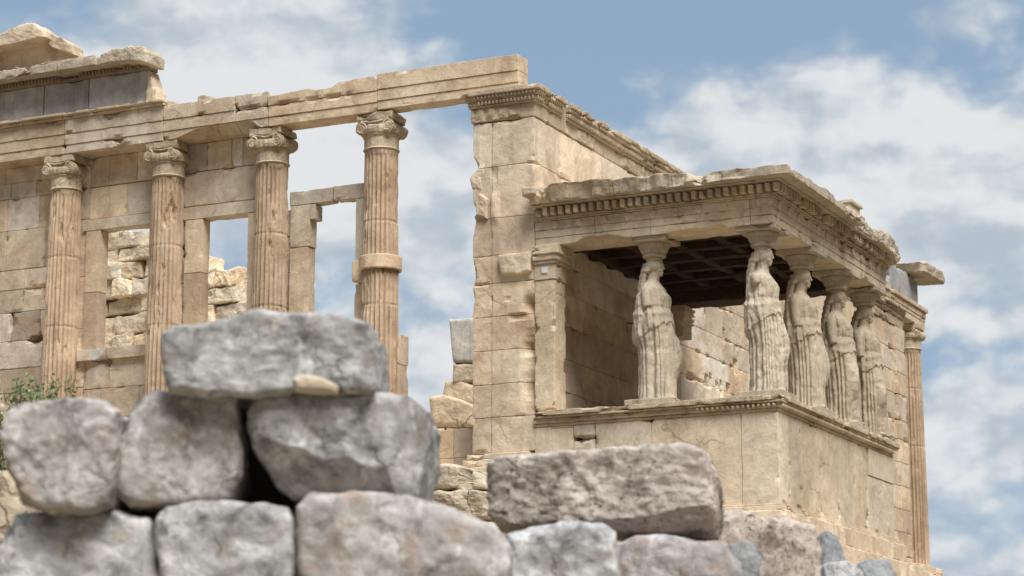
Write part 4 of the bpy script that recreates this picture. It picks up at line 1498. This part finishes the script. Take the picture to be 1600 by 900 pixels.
boulder([(456, 790), (480, 768), (560, 764), (640, 776), (700, 792), (770, 818), (800, 850), (800, 1110), (470, 1110), (458, 900)], 10.8, 1.2, 'wide grey and rust tinged boulder at the bottom centre', M_ROCKP, 207, k=14)
boulder([(792, 835), (830, 824), (900, 816), (945, 814), (966, 832), (970, 880), (964, 1110), (780, 1110)], 12.3, .8, 'grey sloping block right of the bottom centre boulder', M_ROCK, 208, k=14)
boulder([(962, 850), (990, 838), (1080, 838), (1140, 850), (1162, 880), (1166, 1110), (950, 1110)], 13.6, 1.1, 'low grey block underneath the long pitted slab', M_ROCKP, 209, k=14, tt=(.85, .85, .88))
boulder([(757, 720), (770, 710), (880, 702), (935, 700), (990, 696), (1060, 692), (1096, 704), (1112, 740), (1114, 800), (1106, 828), (1040, 830), (960, 826), (880, 822), (780, 822), (760, 800)], 14.2, .8,
        'long pinkish slab with dark pitting, raised on the right of the heap', M_POROS, 210, yaw=-.16, k=14, noise=.020, frq=7, facets=14,
        cuts=((.25, -.19, .02, .1, -.7, -.6, .06),))
boulder([(1085, 830), (1110, 797), (1160, 796), (1200, 808), (1240, 812), (1282, 820), (1288, 860), (1284, 1110), (1080, 1110)], 16.0, 1.2, 'rough pinkish boulder right of the pitted slab', M_POROS, 211, k=14, tt=(1.02, .98, .95))
boulder([(1136, 850), (1160, 844), (1190, 848), (1195, 870), (1190, 905), (1215, 1090), (1108, 1090)], 14.4, .5, 'small dark bluish stone wedged before the rough pinkish boulder', M_ROCKB, 212, k=4)
boulder([(1284, 835), (1300, 829), (1318, 838), (1326, 872), (1352, 1090), (1252, 1090)], 18.0, .5, 'upright bluish stone beside the rough pinkish boulder', M_ROCKB, 213, k=6)
boulder([(1280, 888), (1300, 878), (1340, 877), (1362, 890), (1366, 1100), (1276, 1100)], 17.5, .7, 'pale grey stone cut by the bottom edge, right of the upright one', M_ROCK, 214, k=6, tt=(1.15, 1.15, 1.15))
boulder([(1346, 880), (1370, 873), (1400, 872), (1410, 900), (1440, 1100), (1318, 1100)], 19.0, .6, 'bluish grey stone rightmost in the heap', M_ROCKB, 215, k=6, tt=(1.1, 1.1, 1.1))
boulder([(330, 606), (480, 600), (480, 700), (470, 1100), (330, 1100), (325, 700)], 11.65, .5, 'shadowed stone deep in the dark gap between the middle row blocks', M_ROCKB, 218, tt=(.62, .56, .50))  # the gap's shade is partly put into this dark tint
boulder([(454, 592), (466, 582), (500, 586), (528, 600), (526, 612), (490, 612), (460, 608)], 10.62, .12, 'small flat cream pebble on the ledge under the crowning block', M_CREST, 216, k=3, noise=.004, facets=0, N=16, name='pebble', group=None, tt=(1.1, 1.1, 1.1))
boulder([(-40, 735), (5, 738), (24, 770), (34, 830), (30, 1100), (-40, 1100)], 15.0, .8, 'tan stone peeping out behind the left edge of the heap', M_RUIN, 217, k=14, group=None, tt=(.8, .78, .76))

# ------------------------------------------------------------------ bush
def bush():
    c = at(45, 660, 20.0)
    t = thing('bush', (c[0], c[1], -4.25), 'green small leaved bush behind the left end of the stone heap', 'bush')
    r_ = np.random.RandomState(5)
    lv, lf, lt = [], [], []
    st = MB()
    for i in range(38):
        u = r_.uniform(-1, 1)
        px = 30+u*75 if i < 34 else r_.uniform(95, 118)
        top = 628-22*math.cos(u*1.3)+r_.uniform(-14, 22) if i < 34 else r_.uniform(604, 622)
        if px < 30:
            top += (30-px)*.9
        p1 = at(px, top, 20+r_.uniform(-.4, .4))
        p0 = c+np.array([r_.uniform(-.1, .1), r_.uniform(-.1, .1), -4.25-c[2]])
        tt = np.linspace(0, 1, 10)
        mid = (p0+p1)/2+r_.normal(size=3)*.08
        pts = ((1-tt)**2)[:, None]*p0+(2*tt*(1-tt))[:, None]*mid+(tt**2)[:, None]*p1
        st.tube(pts, np.linspace(.009, .003, 10), 5)
        for k in range(110):
            s = r_.uniform(.62, 1.02)
            b = ((1-s)**2)*p0+2*s*(1-s)*mid+s*s*p1+r_.normal(size=3)*.03
            dr = r_.normal(size=3)+np.array([0, 0, .8])
            dr /= np.linalg.norm(dr)
            sd2 = np.cross(dr, r_.normal(size=3))
            sd2 /= np.linalg.norm(sd2)+1e-6
            L, Wd = r_.uniform(.035, .065), r_.uniform(.007, .013)
            n0 = len(lv)
            lv += [b, b+dr*L*.5+sd2*Wd, b+dr*L, b+dr*L*.5-sd2*Wd]
            lf.append((n0, n0+1, n0+2, n0+3))
            kk = r_.uniform(.6, 1.6)
            lt += [(kk*r_.uniform(.8, 1.15), kk, kk*.85)]*4
    mb = MB()
    mb.add(np.array(lv), np.array(lf), np.array(lt))
    mb.build('leaves', M_LEAF, t)
    st.build('stems', M_STEM, t, smooth=True)


bush()
